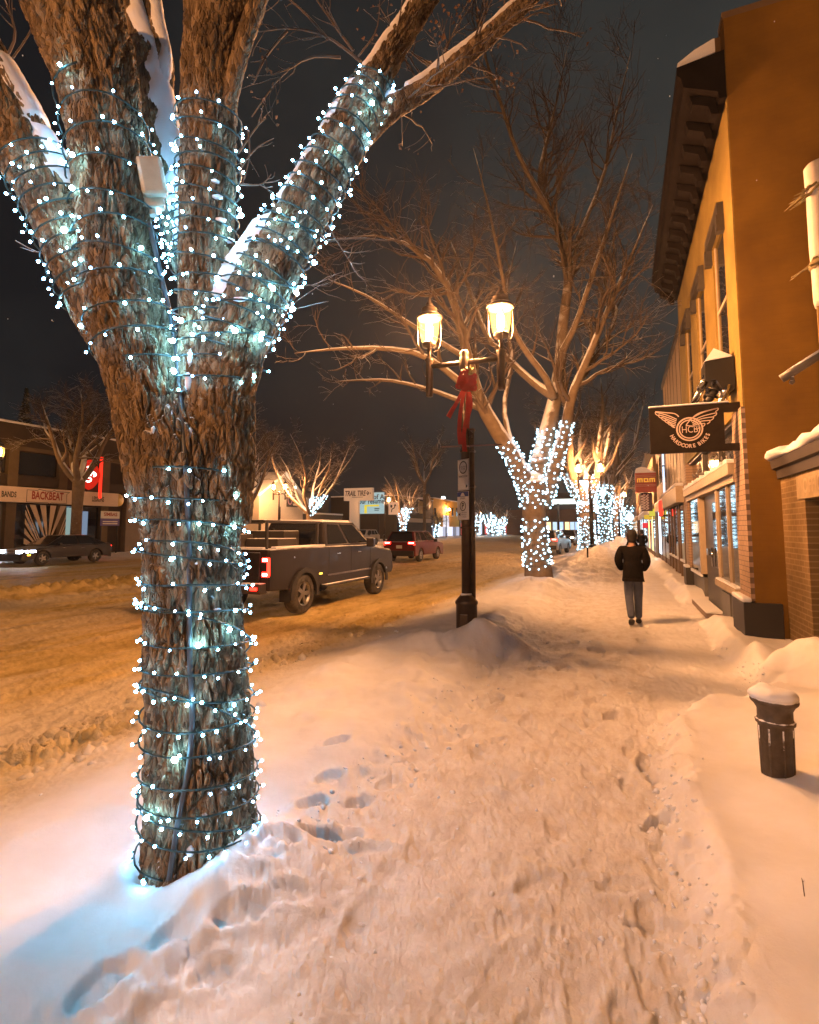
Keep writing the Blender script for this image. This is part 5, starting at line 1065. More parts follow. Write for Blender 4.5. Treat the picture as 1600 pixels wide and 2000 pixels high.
s = MB(); s.span((X0 - .02, 14.5, .622), (X0 + .03, 16.5, .70)); s.build('sill', M['snow'], wo, bev=.01)
st = MB(); st.span((X0 - .26, 11.9, -.2), (X0 + .07, 14.2, .13)); st.build('doorstep', mat('step', (.20, .15, .11), .8, snow=(.5, 3, .3)), bs)
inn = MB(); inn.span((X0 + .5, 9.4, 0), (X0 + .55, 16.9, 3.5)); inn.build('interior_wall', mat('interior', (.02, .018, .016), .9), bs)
# bracketed cornice
co = MB(); zc = 8.40
co.prism([(X0 - .003, zc), (X0 - .10, zc), (X0 - .12, zc + .12), (X0 - .52, zc + .30), (X0 - .59, zc + .34), (X0 - .62, zc + .50), (X0 - .67, zc + .56), (X0 - .67, zc + .70), (X0 - .003, zc + .78)], (0, YA - .06, 0), (1, 0, 0), UZ, (0, YB - YA + .05, 0)); cor = co.build('cornice', CORN, bs)
for i in range(14):
    y = YA + .06 + i * .585; br = MB(); br.prism([(X0 - .10, zc - .16), (X0 - .20, zc - .14), (X0 - .24, zc + .0), (X0 - .46, zc + .10), (X0 - .49, zc + .25), (X0 - .14, zc + .11)], (0, y, 0), (1, 0, 0), UZ, (0, .20, 0)); br.build('bracket', CORN, cor, bev=.01)
co = MB(); co.prism([(X0 - .67, zc + .702), (X0 - .65, zc + .78), (X0 - .4, zc + .93), (X0 - .15, zc + 1.02), (X0 - .123, zc + 1.02), (X0 - .123, zc + .79)], (0, YA - .05, 0), (1, 0, 0), UZ, (0, YB - YA + .03, 0)); co.build('snow_cap', M['snow'], cor, bev=.03)
roof = MB(); roof.span((X0 + .3, YA + .3, 9.0), (12, YB, 9.1)); roof.build('roof', mat('roof_snow', (.7, .7, .7), .8), bs)
b = MB(); b.span((X0 + .3, YB - .25, -.3), (12, YB - .003, 9.7)); b.build('rear_wall', WALLB, bs)

# hanging sign of the bike shop
YS = 9.27
SB_ = mat('sign_board', (.016, .011, .008), .6, c2=(.022, .016, .011), vs=6, spec=.12); PINK = mat('sign_lines', (.62, .48, .40), .55)
def sp2(px, py, o=0.0): return at_y(px, py, YS - o)
hs = thing('hanging_sign', 'dark hanging sign with winged wheel reading HARDCORE BIKES', 'sign', sp2(1350, 838))
cs = [sp2(*q) for q in ((1267, 795), (1432, 788), (1440, 880), (1270, 886))]
xl, xr = cs[0][0], cs[1][0]; zt_, zb_ = (cs[0][2] + cs[1][2]) / 2, (cs[2][2] + cs[3][2]) / 2
b = MB(); b.span((xl, YS, zb_), (xr - .13, YS + .07, zt_)); b.span((xr - .13, YS, zt_ - .14), (X0 - .002, YS + .07, zt_)); b.span((xr - .13, YS, zb_), (X0 - .002, YS + .07, zb_ + .11)); b.build('board', SB_, hs)
b = MB(); b.span((xl, YS - .004, zt_ + .002), (xr - .05, YS + .075, zt_ + .03)); b.build('snow_cap', M['snow'], hs, bev=.012)
ns = np.array([0, -1.0, 0]); lg = MB()
c0 = sp2(1347, 838, .002); k1 = float(np.linalg.norm(sp2(1357, 838) - sp2(1347, 838))) / 10
UX = np.array([1.0, 0, 0])
ring(lg, c0, UX, UZ, 25 * k1, 3.2 * k1, ns, 40); ring(lg, c0, UX, UZ, 20 * k1, 2.6 * k1, ns, 36)
lg.text('HCB', c0 - UZ * 1.5 * k1, UX, UZ, 21 * k1, .003, sx=.78)
tips = [((1403, 797), (1372, 806), (1346, 820)), ((1400, 806), (1372, 813), (1350, 823)), ((1394, 814), (1370, 818), (1352, 826)), ((1387, 821), (1368, 823), (1353, 829)), ((1377, 827), (1364, 828), (1354, 831)), ((1366, 832), (1360, 832), (1354, 833))]
tip2 = [((1403, 797), (1390, 800), (1368, 806), (1356, 813), (1345, 824), (1340, 831)), ((1340, 831), (1350, 832), (1366, 832))]
for t in tips:
    lg.strip(crom(np.array([sp2(x, y, .002) for x, y in t]), 10), 2.0 * k1, ns, .003)
    xx, yy_ = t[0]; lg.strip(crom(np.array([sp2(xx, yy_, .002), sp2(xx - 1, yy_ + 4, .002), sp2(xx - 6, yy_ + 7, .002)]), 6), 1.8 * k1, ns, .003)
for t in tip2: lg.strip(crom(np.array([sp2(x, y, .002) for x, y in t]), 14), 2.2 * k1, ns, .003)
for i in range(6):
    x0, y0 = 1280 + i * 6.2, 805 + i * 5.2 - i * i * .1; t = ((x0, y0), (x0 + (1322 - x0) * .55, y0 + 6), (1322 - i * .6, 819 + i * 3.2)); lg.strip(crom(np.array([sp2(x, y, .002) for x, y in t]), 10), 2.0 * k1, ns, .003); lg.strip(crom(np.array([sp2(x0, y0, .002), sp2(x0 + 1, y0 + 4, .002), sp2(x0 + 6, y0 + 7, .002)]), 6), 1.8 * k1, ns, .003)
lg.strip(crom(np.array([sp2(x, y, .002) for x, y in ((1280, 804), (1300, 806), (1318, 808), (1326, 814))]), 10), 2.2 * k1, ns, .003)
word = 'HARDCORE BIKES'; Rt = 38 * k1; a0, a1 = R_(197), R_(343)
wts = {' ': .45, 'I': .5}; tot = sum(wts.get(ch, 1.0) for ch in word); acc = 0
for ch in word:
    wch = wts.get(ch, 1.0); a = a0 + (a1 - a0) * (acc + wch / 2) / tot; acc += wch
    if ch != ' ': ux = np.array([-math.sin(a), 0, math.cos(a)]); uy = np.array([-math.cos(a), 0, -math.sin(a)]); lg.text(ch, c0 + np.array([math.cos(a), 0, math.sin(a)]) * Rt, ux, uy, 11.5 * k1, .003, bold=.35 * k1, sx=.9)
lg.build('winged_wheel_lettering', PINK, hs)
# motorcycle fork and dark bracket plate above the sign
fk = thing('motorcycle_fork', 'chrome motorcycle front fork with black coil spring above the bike shop sign', 'fork', at_y(1392, 745, 9.5))
P3 = lambda x, y, Y: at_y(x, y, Y)
for (a, c, Y) in (((1384, 725), (1346, 800), 9.55), ((1424, 752), (1398, 800), 9.45)):
    b = MB(); A, Bq = P3(*a, Y), P3(*c, Y); b.cyl(A, Bq, .035, n=14); b.cyl(A, A * .55 + Bq * .45, .045, n=14); b.cyl(A + [.055, .02, -.01], Bq + [.055, .02, -.01], .018, n=8); b.build('fork_tube', M['chrome'], fk)
b = MB(); A, Bq = P3(1408, 745, 9.6), P3(1372, 800, 9.6); ax = nz(Bq - A); e1_ = nz(np.cross(ax, [0, 1.0, 0])); e2v = np.cross(ax, e1_); t = np.linspace(0, 1, 120); b.tube(A + np.outer(t, Bq - A) + .085 * (np.outer(np.cos(t * 26), e1_) + np.outer(np.sin(t * 26), e2v)), .02, 7); b.cyl(A, Bq, .06, n=12); b.build('coil_spring', M['black'], fk)
b = MB(); b.tube(crom(np.array([P3(1390, 738, 9.5), P3(1402, 735, 9.5), P3(1418, 744, 9.48), P3(1424, 758, 9.45)]), 16), .04, 10); b.build('yoke', M['chrome'], fk)
b = MB(); q = [P3(1377, 706, 9.42), P3(1434, 696, 9.42), P3(1436, 760, 9.42), P3(1418, 768, 9.42), P3(1400, 742, 9.42), P3(1378, 742, 9.42)]; b.prism([(p[0], p[2]) for p in q], (0, 9.42, 0), (1, 0, 0), UZ, (0, .45, 0)); b.build('mounting_plate', M['black'], fk)
b = MB(); q = [P3(1377, 705, 9.42), P3(1432, 695, 9.42), P3(1420, 690, 9.42), P3(1394, 680, 9.42)]; b.prism([(p[0], p[2] + .004) for p in q], (0, 9.43, 0), (1, 0, 0), UZ, (0, .42, 0)); b.build('snow_cap', M['snow'], fk, bev=.015)

# ------------------------------------------------------------------ low brick building at the frame's right edge
XB = 2.13
lb = thing('low_brick_building', 'low brick building at right with dark doorway and snow on its cornice', 'building', (XB, YA, 0)); BR2 = brickm('tan_brick', (.24, .155, .06), (.19, .12, .045), (.30, .21, .10), 1.0, 'y', .7, .010)
y1_, y0_ = 8.02, 6.9
b = MB(); b.span((XB, y1_, -.3), (XB + .35, YA - .003, 2.7)); b.span((XB, 2.5, -.3), (XB + .35, y0_, 2.7)); b.span((XB, y0_, 2.12), (XB + .35, y1_, 2.7)); b.build('brick_wall', BR2, lb)
b = MB(); b.span((XB - .025, y0_ - .1, 2.125), (XB - .003, y1_ + .22, 2.42)); lt = b.build('lintel', mat('lintel', (.34, .25, .14), .8, c2=(.26, .19, .10), vs=10), lb)
b = MB(); b.text('OFFICE', (XB - .028, 7.55, 2.27), (0, -1, 0), UZ, .25, .006, bold=.006); b.build('faded_lettering', mat('faded_letters', (.40, .30, .18), .8, c2=(.33, .245, .14), vs=14), lt)
b = MB(); b.span((XB + .30, y0_, -.2), (XB + .34, y1_, 2.12)); b.build('door', mat('door_black', (.006, .006, .006), .8), lb)
b = MB(); b.span((XB + .2, y0_ + .003, 2.0), (XB + .29, y1_ - .003, 2.117)); b.build('door_frame', DARKF, lb)
b = MB(); b.prism([(XB - .003, 2.46), (XB - .04, 2.46), (XB - .05, 2.58), (XB - .10, 2.60), (XB - .12, 2.72), (XB - .003, 2.72)], (0, 2.5, 0), (1, 0, 0), UZ, (0, YA - 2.5 + .10, 0)); b.build('cornice', mat('low_cornice', (.05, .04, .035), .7), lb)
zs = 2.72; sn = MB(); ys_ = np.linspace(YA + .13, 3, 70); ring_ = []
for i, y in enumerate(ys_):
    hh = .125 + .035 * math.sin(i * .5) + .022 * math.sin(i * 1.7); hh *= min(1, (i + .6) / 2.5); o_ = .05 * math.sin(i * .33); ring_.append([[XB + .3, y, zs + .003], [XB - .13, y, zs + .003], [XB - .16 - o_, y, zs + .02 + hh * .25], [XB - .15 - o_, y, zs + hh * .7], [XB - .06, y, zs + hh * 1.05], [XB + .3, y, zs + hh * 1.25]])
V = np.array(ring_); K = 6; idx = np.arange(70 * K).reshape(70, K); sn.add(V.reshape(-1, 3), np.stack([idx[:-1, :-1], idx[:-1, 1:], idx[1:, 1:], idx[1:, :-1]], -1).reshape(-1, 4), 0, True); sn.add(V[0], [tuple(range(K))]); sn.build('snow_cap', M['snow'], lb)
b = MB(); b.span((XB + .35, 2.5, -.3), (12, 2.7, 2.7)); b.span((XB + .352, 2.7, 2.62), (12, YA - .003, 2.7)); b.build('roof', mat('low_roof', (.7, .7, .7), .8), lb)

# white sleeved pole with side pipe in front of it
YP = 6.3
pl = thing('utility_pole', 'white sleeved pole with frayed straps and snowy side pipe at the right edge', 'pole', at_y(1598, 1250, YP) * np.array([1, 1, 0])); px_ = at_y(1597, 450, YP)[0] + .045; pc = np.array([px_, YP, 0.0])
zA, zB = at_y(1590, 318, YP)[2], at_y(1590, 600, YP)[2]
b = MB(); b.cyl(pc + [-.075, 0, -.2], pc + [-.075, 0, zB], .022, n=10); b.cyl(pc + [.02, 0, -.2], pc + [.02, 0, zA], .06, n=14); b.build('pole', mat('bamboo_pole', (.33, .22, .07), .5, c2=(.24, .15, .05), vs=9, vstretch=(1, 1, .3)), pl)
b = MB(); b.lathe([(0, zA), (.10, zA - .02), (.125, zA - .05), (.12, zA - .4), (.122, zA - .9), (.115, zB + .05), (.105, zB), (.0, zB)], pc, 24); b.build('sleeve', mat('white_sleeve', (.66, .58, .50), .6, c2=(.56, .48, .40), vs=6), pl)
b = MB(); g = np.random.default_rng(12)
for zc_, n in ((zA - .33, 16), (zB + .42, 9)):
    for i in range(n):
        a = g.uniform(PI * .8, PI * 1.7); q = pc + [.125 * math.cos(a), .125 * math.sin(a), zc_ + g.uniform(-.05, .05)]; d = np.array([math.cos(a) * .5 - .5, math.sin(a) * .5, -g.uniform(.2, .9)]) * g.uniform(.08, .2); b.tube([pc + [.128 * math.cos(a + 1), .128 * math.sin(a + 1), zc_ + .06], q, q + d], [.012, .012, .003], 5)
b.lathe([(.128, zB + .38), (.14, zB + .40), (.135, zB + .45), (.126, zB + .47)], pc, 18); b.build('frayed_strap', mat('frayed_strap', (.16, .12, .05), .8, c2=(.30, .22, .08), vs=12), pl)
A, Bq = at_y(1526, 740, YP + .1), at_y(1594, 697, YP - .0); b = MB(); b.cyl(A, Bq + (Bq - A) * .2, .045, n=14); b.tube([A + (Bq - A) * .3 + [0, 0, -.04], A + (Bq - A) * .32 + [0, 0, -.10]], .02, 8); b.add(ICO1 * .028 + A + (Bq - A) * .30 + [0, 0, -.10], ICOF, 0, True); b.build('side_pipe', mat('side_pipe', (.12, .10, .08), .5, snow=(.45, 10, .5)), pl)

# ------------------------------------------------------------------ shops further down on the right
SID = mat('beige_panel', (.36, .26, .17), .7, c2=(.31, .22, .14), vs=2.0, vstretch=(1, 1, .2), bump=.2, bs=14); WOOD = mat('brown_wood', (.11, .065, .035), .6, c2=(.16, .095, .05), vs=5, vstretch=(1, 1, .25))
sh = thing('panelled_shop', 'beige panelled shop with brown wooden front next to the brick building', 'building', (X0, 17, 0)); x = X0 + .05
b = MB(); b.span((x, YB + .01, 3.15), (12, 24.4, 7.7)); b.span((x + .35, YB + .01, -.2), (12, 24.4, 3.148)); b.span((x, YB + .01, -.2), (x + .35, 18.2, 3.148)); b.build('wall', SID, sh)
b = MB()
for y in np.arange(17.6, 24.3, 1.1): b.span((x - .012, y, 3.16), (x - .002, y + .03, 7.65))
b.span((x - .06, YB + .02, 7.55), (x - .003, 24.4, 7.75)); b.build('trim', DARKF, sh)
b = MB(); b.span((x - .22, 18.1, 2.55), (x - .003, 24.2, 3.05)); b.build('fascia', PALEF, sh, bev=.01)
b = MB(); b.span((x - .24, 18.05, 3.052), (x - .004, 24.25, 3.14)); b.build('snow_cap', M['snow'], sh, bev=.02)
b = MB()
for y in (18.2, 19.6, 20.2, 21.6, 22.8, 24.0): b.span((x - .02, y, -.2), (x + .2, y + .16, 2.548))
b.span((x + .02, 18.42, -.2), (x + .18, 24.0, .72)); b.build('post', WOOD, sh)
for a, c in ((18.42, 19.6), (20.42, 21.6), (21.82, 22.8), (23.02, 24.0)):
    w = MB(); w.span((x + .005, a, .795), (x + .02, c, 2.5)); wo = w.build('window', M['glass'], sh); s = MB(); s.span((x - .05, a, .722), (x + .02, c, .79)); s.build('sill', M['snow'], wo, bev=.01)
def shop(label, ya, yb, h, m, win, wm, xo=0.0, sills=True):
    r = thing('shop_building', label, 'building', (X0 + xo, ya, 0), 0); x = X0 + .05 + xo; b = MB(); b.span((x, ya + .01, 2.8), (13, yb, h)); b.span((x + .3, ya + .01, -.2), (13, yb, 2.798)); n = max(2, int((yb - ya) / 1.8)); e = np.linspace(ya + .01, yb, n + 1)
    for y in e: b.span((x, max(ya + .01, y - .14), -.2), (x + .3, min(yb, y + .14), 2.798))
    b.build('wall', m, r)
    for i in range(n):
        w = MB(); w.span((x + .012, e[i] + .14, .5), (x + .03, e[i + 1] - .14, 2.6)); w.build('window', wm if (i in win) else M['glass'], r); k = MB(); k.span((x + .03, e[i] + .14, -.2), (x + .25, e[i + 1] - .14, .498)); k.build('kick_panel', WOOD, r)
    b = MB(); b.span((x - .15, ya + .02, 2.62), (x - .003, yb, 2.98)); b.build('fascia', PALEF, r); b = MB(); b.span((x - .16, ya + .02, 2.982), (x - .004, yb, 3.06)); b.build('snow_cap', M['snow'], r, bev=.02)
    for i in range(n):
        if h > 5: w = MB(); w.span((x - .02, e[i] + .4, 3.9), (x - .003, e[i + 1] - .4, 5.1)); w.build('upper_window', M['glass'], r)
    return r
DK1 = mat('dark_brown_wall', (.12, .075, .05), .8, c2=(.09, .055, .04), vs=3); TAN = mat('tan_wall', (.30, .21, .12), .8, c2=(.25, .17, .10), vs=3); GRY = mat('grey_wall', (.20, .18, .17), .8, c2=(.16, .145, .14), vs=3)
shop('dark brown shop behind the red hanging sign, dim glossy windows', 24.4, 31, 6.4, DK1, (2,), M['coolwin'])
shop('tan shop front with one bright window past the dark brown shop', 31, 41, 5.6, TAN, (1, 3), M['warmwin'], -.15)
shop('grey two storey shop row with lit windows further down', 41, 60, 7.0, GRY, (0, 2, 5, 7), M['coolwin'], -.1)
shop('farthest brown shop row at the end of the right pavement', 60, 100, 6.5, DK1, (1, 4, 8, 12), M['warmwin'], -.3)
# signs along the right-hand shops
def blade(name, label, pxa, pya, pxb, pyb, Y, m, th=.12):
    A, Bq = at_y(pxa, pya, Y), at_y(pxb, pyb, Y); r = thing(name, label, 'sign', (A + Bq) / 2, 0, 'signs sticking out from the shops'); b = MB(); b.span((A[0], Y, Bq[2]), (Bq[0], Y + th, A[2])); b.build('board', m, r); return r, A, Bq
REDS = mat('red_sign', (.35, .045, .025), .5, c2=(.28, .03, .02), vs=4); YEL = mat('sign_yellow', (.75, .45, .05), .5, emit=(1, .6, .08), es=.25)
rt, A, Bq = blade('shop_sign', 'red box sign with square yellow letters and a hump of snow', 1240, 924, 1283, 961, 25.5, REDS); wS = Bq[0] - A[0]; hS = A[2] - Bq[2]
b = MB(); u = wS / 43; c = np.array([A[0], 25.497, Bq[2]]); 
def cell(x0, z0, x1, z1): b.span((A[0] + x0 * u, 25.485, A[2] - z1 * u), (A[0] + x1 * u, 25.497, A[2] - z0 * u))
for x0 in (4, 29):
    cell(x0, 12, x0 + 11.5, 14.5); [cell(x0 + q, 14.5, x0 + q + 2.5, 21) for q in (0, 4.5, 9)]
cell(17.5, 12, 27, 14.5); cell(17.5, 18.5, 27, 21); cell(17.5, 14.5, 20, 18.5); cell(24.5, 14.5, 27, 18.5); cell(27, 18.5, 28, 21)
b.build('lettering', YEL, rt)
b = MB(); 
for z in (5, 8.5, 26, 29): cell(1, z, 42, z + .8)
b.build('pale_stripes', mat('stripe', (.5, .25, .18), .5), rt)
b = MB(); b.prism([(A[0], A[2] + .004), (Bq[0], A[2] + .004), (Bq[0] - .1, A[2] + .05), (A[0] + wS * .55, A[2] + .22), (A[0] + wS * .3, A[2] + .26), (A[0] + .05, A[2] + .2)], (0, 25.49, 0), UX, UZ, (0, .15, 0)); b.build('snow_cap', M['snow'], rt, bev=.04)
PUR = mat('purple_sign', (.06, .04, .09), .5); rt, A, Bq = blade('banner_sign', 'tall purple vertical sign with white script below the red box sign', 1252, 963, 1275, 998, 26.5, PUR); b = MB(); zz = np.linspace(A[2] - .06, Bq[2] + .06, 30); 
for xo, amp in ((.2, .10), (.55, .06)): b.strip(np.stack([A[0] + (Bq[0] - A[0]) * xo + amp * np.sin(np.arange(30) * 1.25), np.full(30, 26.495), zz], -1), .045, ns, .004)
b.build('script_strokes', mat('script_white', (.7, .68, .72), .5), rt)
for lab, a, c, d, e, Y, col, em in (('glowing red rounded sign beyond the brown wooden shop front', 1286, 977, 1296, 1008, 24.9, (1.0, .03, .015), 2.5), ('small red banner sign far down the right pavement', 1255, 1021, 1269, 1031, 40, (.8, .04, .05), .9), ('small greenish yellow sign above a tan shop', 1268, 994, 1280, 1008, 31, (.75, .65, .08), .8), ('yellow flat sign beside the greenish one', 1258, 1006, 1275, 1014, 34, (.9, .55, .05), .7)):
    A, Bq = at_y(a, c, Y), at_y(d, e, Y); r = thing('glowing_sign', lab, 'sign', (A + Bq) / 2, 0, 'signs sticking out from the shops'); b = MB(); b.span((A[0], Y, Bq[2]), (Bq[0], Y + .15, A[2])); b.build('lit_box', emis('sign_glow', col, em), r, bev=.08 if 'rounded' in lab else .01); f = MB(); f.span((A[0], Y + .152, Bq[2] - .02), (X0 + .1, Y + .2, Bq[2] + .06)); f.build('bracket', M['black'], r)
A = at_y(1230, 1010, 60); r = thing('glowing_sign', 'round white lit sign above the far end of the right pavement', 'sign', A, 0, 'signs sticking out from the shops'); b = MB(); b.lathe([(0, 0), (.42, 0), (.42, .2), (0, .2)], A, 20, axis='y'); b.build('lit_disc', emis('disc_glow', (.7, .9, 1.0), 1.6), r); b = MB(); b.cyl(A + [0, .1, 0], (X0, A[1] + .1, A[2]), .04); b.build('bracket', M['black'], r)
dp = MB(); xq = at_x(1287, 930, X0 - .06); dpt = thing('light_tube', 'bluish white light tube running down the shop corner', 'light', (X0 - .06, 24.2, 2.0)); dp.cyl((X0 - .06, 24.25, 2.6), (X0 - .06, 24.25, 6.0), .035, n=10); dp.build('tube', emis('tube_glow', (.55, .75, 1.0), 1.6), dpt); dp = MB(); [dp.lathe([(.04, 0), (.06, 0), (.06, .05), (.04, .05)], (X0 - .06, 24.25, z), 10) for z in (3.0, 4.3, 5.6)]; dp.build('clip', M['black'], dpt)
# ------------------------------------------------------------------ left side of the street
XL = -33.0
BRN = mat('dark_facade', (.026, .017, .011), .8, c2=(.042, .027, .017), vs=1.2); TANP = mat('tan_pillar', (.085, .058, .03), .8, c2=(.11, .075, .04), vs=2)
yR = at_x(226, 965, XL)[1]; zR = at_x(0, 822, XL)[2]
ms = thing('music_shop', 'two storey dark music shop with long pale sign band and sunburst window', 'building', (XL, 20, 0)); y0 = 2.0; ye = yR + .9
b = MB(); b.span((XL - 12, y0, -.2), (XL - .4, ye, zR)); b.span((XL - .4, y0, zR - 1.3), (XL, ye, zR)); b.span((XL - .4, y0, 4.3), (XL, ye, 4.9)); b.build('wall', BRN, ms)
b = MB()
for y in np.arange(y0, ye, 3.05): b.span((XL - .4, y, -.2), (XL + .05, y + .55, zR - 1.302))
b.span((XL - .1, y0, zR - 1.55), (XL + .08, ye, zR - 1.303)); b.build('pillar', TANP, ms)
for i, y in enumerate(np.arange(y0, ye - 2.6, 3.05)):
    w = MB(); w.span((XL - .25, y + .6, 5.0), (XL - .2, y + 3.0, zR - 1.6)); w.build('upper_window', M['glass'], ms)
    w = MB(); w.span((XL - .25, y + .6, .3), (XL - .2, y + 3.0, 3.2)); w.build('shop_window', mat('dim_window', (.05, .035, .025), .2, emit=(1, .6, .3), es=.02) if i < 6 else M['glass'], ms)
b = MB(); b.span((XL - .6, y0, zR + .002), (XL + .15, ye + .1, zR + .12)); b.build('snow_cap', M['snow'], ms, bev=.03)
zs0, zs1 = 3.30, 4.20
b = MB(); b.span((XL + .06, y0, zs0), (XL + .28, yR, zs1)); b.build('sign_band', mat('sign_cream', (.66, .53, .42), .6, c2=(.60, .48, .38), vs=1.2), ms)
b = MB(); b.lathe([(0, -.1), (.44, -.1), (.44, .1), (0, .1)], (XL + .17, yR + .02, (zs0 + zs1) / 2), 24, axis='x'); b.build('sign_roundel', mat('roundel', (.5, .36, .12), .5), ms)
xs = XL + .283; uy = np.array([0, 1.0, 0])
def sx_(px): return at_x(px, 972, xs)[1]
b = MB(); 
for s, a, c in (('BANDS', 0, 34), ('LESSONS', 176, 207)): b.text(s, (xs, (sx_(a) + sx_(c)) / 2, 3.72), uy, UZ, .46, .01, bold=.012, sx=(sx_(c) - sx_(a)) / (.34 * len(s)))
b.build('side_lettering', M['sign_ink'], ms)
b = MB(); yc = (sx_(57) + sx_(128)) / 2; b.text('BACKBEAT', (xs, yc, 3.74), uy, UZ, .66, .012, bold=.02, sx=(sx_(128) - sx_(57)) / (.66 * 5.6)); b.build('red_lettering', mat('letter_red', (.28, .02, .02), .5), ms)
b = MB(); L_ = (sx_(132) - sx_(52)) / 2; b.strip([(xs + .004, yc + u * L_, 3.74 + v * .40) for u, v in ((-1, -1), (-1, .8), (-.5, .8), (-.45, 1), (-.1, .8), (.2, .8), (.3, 1), (.4, .8), (1.1, .8), (.95, .5), (.95, -1), (.2, -1), (.1, -1.15), (0, -1), (-1, -1))], .035, (1, 0, 0), .004); b.build('sign_outline', M['sign_ink'], ms)
# sunburst window
ya, yb_ = at_x(48, 1010, XL)[1], at_x(131, 1010, XL)[1]; rays = MB(); cy_, cz_ = (ya * .45 + yb_ * .55), .55
for a in np.arange(8, 175, 9.5):
    a0_, a1_ = R_(a), R_(a + 5.5); pts = []
    for rr, aa in ((.7, a0_), (3.9, a0_), (3.9, a1_), (.7, a1_)): pts.append((np.clip(cy_ + rr * math.cos(aa), ya, yb_), np.clip(cz_ + rr * math.sin(aa) * .95, .3, 3.2)))
    if abs(pts[1][0] - pts[2][0]) + abs(pts[1][1] - pts[2][1]) > .05: rays.prism(pts, (XL + .055, 0, 0), uy, UZ, (.01, 0, 0))
rays.build('sunburst_window', mat('sunburst', (.55, .44, .33), .6, c2=(.46, .36, .27), vs=2), ms)
w = MB(); w.span((XL + .06, at_x(128, 1010, XL)[1], .5), (XL + .09, at_x(142, 1010, XL)[1], 3.1)); w.build('lit_window', emis('cyan_window', (.62, .85, .78), .35), ms); w = MB(); w.span((XL + .06, at_x(156, 1010, XL)[1], .5), (XL + .09, at_x(170, 1010, XL)[1], 2.9)); w.build('lit_window', emis('blue_window', (.45, .6, .85), .35), ms)
# red neon sign and strip
q = at_x(176, 927, XL + .5); r = thing('neon_sign', 'red rounded diamond neon sign with white strokes above the music shop sign', 'sign', q); b = MB(); pr = []
for t in np.linspace(0, 2 * PI, 24, endpoint=False): c_, s_ = math.cos(t), math.sin(t); k = (abs(c_) ** 1.5 + abs(s_) ** 1.5) ** (-1 / 1.5); pr.append((c_ * k * .78, s_ * k * 1.0))
b.prism(pr, q, uy, UZ, (-.12, 0, 0)); b.build('red_panel', emis('neon_red', (1.0, .03, .012), .55), r); b = MB()
for st_ in ([(-.25, .45), (-.12, .52)], [(-.25, .3), (-.25, -.02), (.1, -.02)], [(-.1, .05), (.1, .12), (.35, .06)], [(.2, .2), (.42, .04), (.25, -.1)], [(-.25, -.3), (-.05, -.2), (.1, -.35), (-.1, -.48), (-.28, -.42)]): b.strip(crom(np.array([q + uy * u + UZ * v + [.006, 0, 0] for u, v in st_]), 10), .10, (1, 0, 0), .01)
b.build('white_strokes', emis('neon_white', (1, .8, .7), 4), r); b = MB(); b.tube([q + [-.1, 0, -.9], q + [-.5, 0, -1.4]], .05); b.tube([q + [-.1, 0, .9], q + [-.5, 0, 1.3]], .05); b.build('bracket', M['black'], r)
q = at_x(197, 930, XL + .3); r = thing('neon_sign', 'upright red neon strip right of the red diamond sign', 'sign', q); b = MB(); b.cyl(q + [0, 0, -1.5], q + [0, 0, 1.3], .10, n=10); b.build('neon_tube', emis('neon_strip', (1, .03, .012), 1.6), r); b = MB(); [b.cyl(q + [0, 0, z], q + [-.3, 0, z], .04) for z in (-1.2, 1.0)]; b.build('bracket', M['black'], r)
# for-sale board
A, Bq = at_x(198, 998, XL + .8), at_x(233, 1027, XL + .8); r = thing('notice_board', 'white and purple notice board on the wall by the music shop doorway', 'sign', (A + Bq) / 2); b = MB(); b.span((XL + .75, A[1], (A[2] + Bq[2]) / 2), (XL + .8, Bq[1], A[2])); b.build('white_panel', M['white_sign'], r); b = MB(); b.span((XL + .75, A[1], Bq[2]), (XL + .8, Bq[1], (A[2] + Bq[2]) / 2 - .003)); b.build('purple_panel', mat('purple_panel', (.10, .08, .30), .5), r); b = MB()
b.text('SIMBAS', (XL + .803, (A[1] + Bq[1]) / 2, A[2] - .22), uy, UZ, .32, .004, bold=.01, sx=1.0); b.build('lettering', mat('letter_redbrown', (.3, .06, .05), .5), r); b = MB(); [b.strip([(XL + .803, A[1] + .15, z), (XL + .803, Bq[1] - .15, z)], .06, (1, 0, 0), .004) for z in (Bq[2] + .14, Bq[2] + .28)]; b.build('text_bars', M['white_sign'], r); b = MB(); b.cyl((XL + .72, A[1] + .1, -.1), (XL + .72, A[1] + .1, A[2]), .05); b.cyl((XL + .72, Bq[1] - .1, -.1), (XL + .72, Bq[1] - .1, A[2]), .05); b.build('post', M['black'], r)
def block(name, label, ya, yb, h, m, x=XL, cat='building', depth=12):
    r = thing(name, label, cat, (x, ya, 0)); b = MB(); b.span((x - depth, ya, -.3), (x, yb, h)); b.build('wall', m, r); b = MB(); b.span((x - depth, ya - .05, h + .002), (x + .12, yb + .05, h + .2)); b.build('snow_roof', M['snow'], r, bev=.05); return r
r = block('grey_building', 'plain grey building next to the music shop, partly behind the nearest trunk', ye + .05, 36, 6.0, mat('grey_stucco', (.17, .14, .12), .85, c2=(.14, .115, .10), vs=1.0))
b = MB(); [b.span((XL + .003, y, .4), (XL + .03, y + 1.6, 2.6)) for y in (30, 33)]; b.build('window', M['glass'], r)
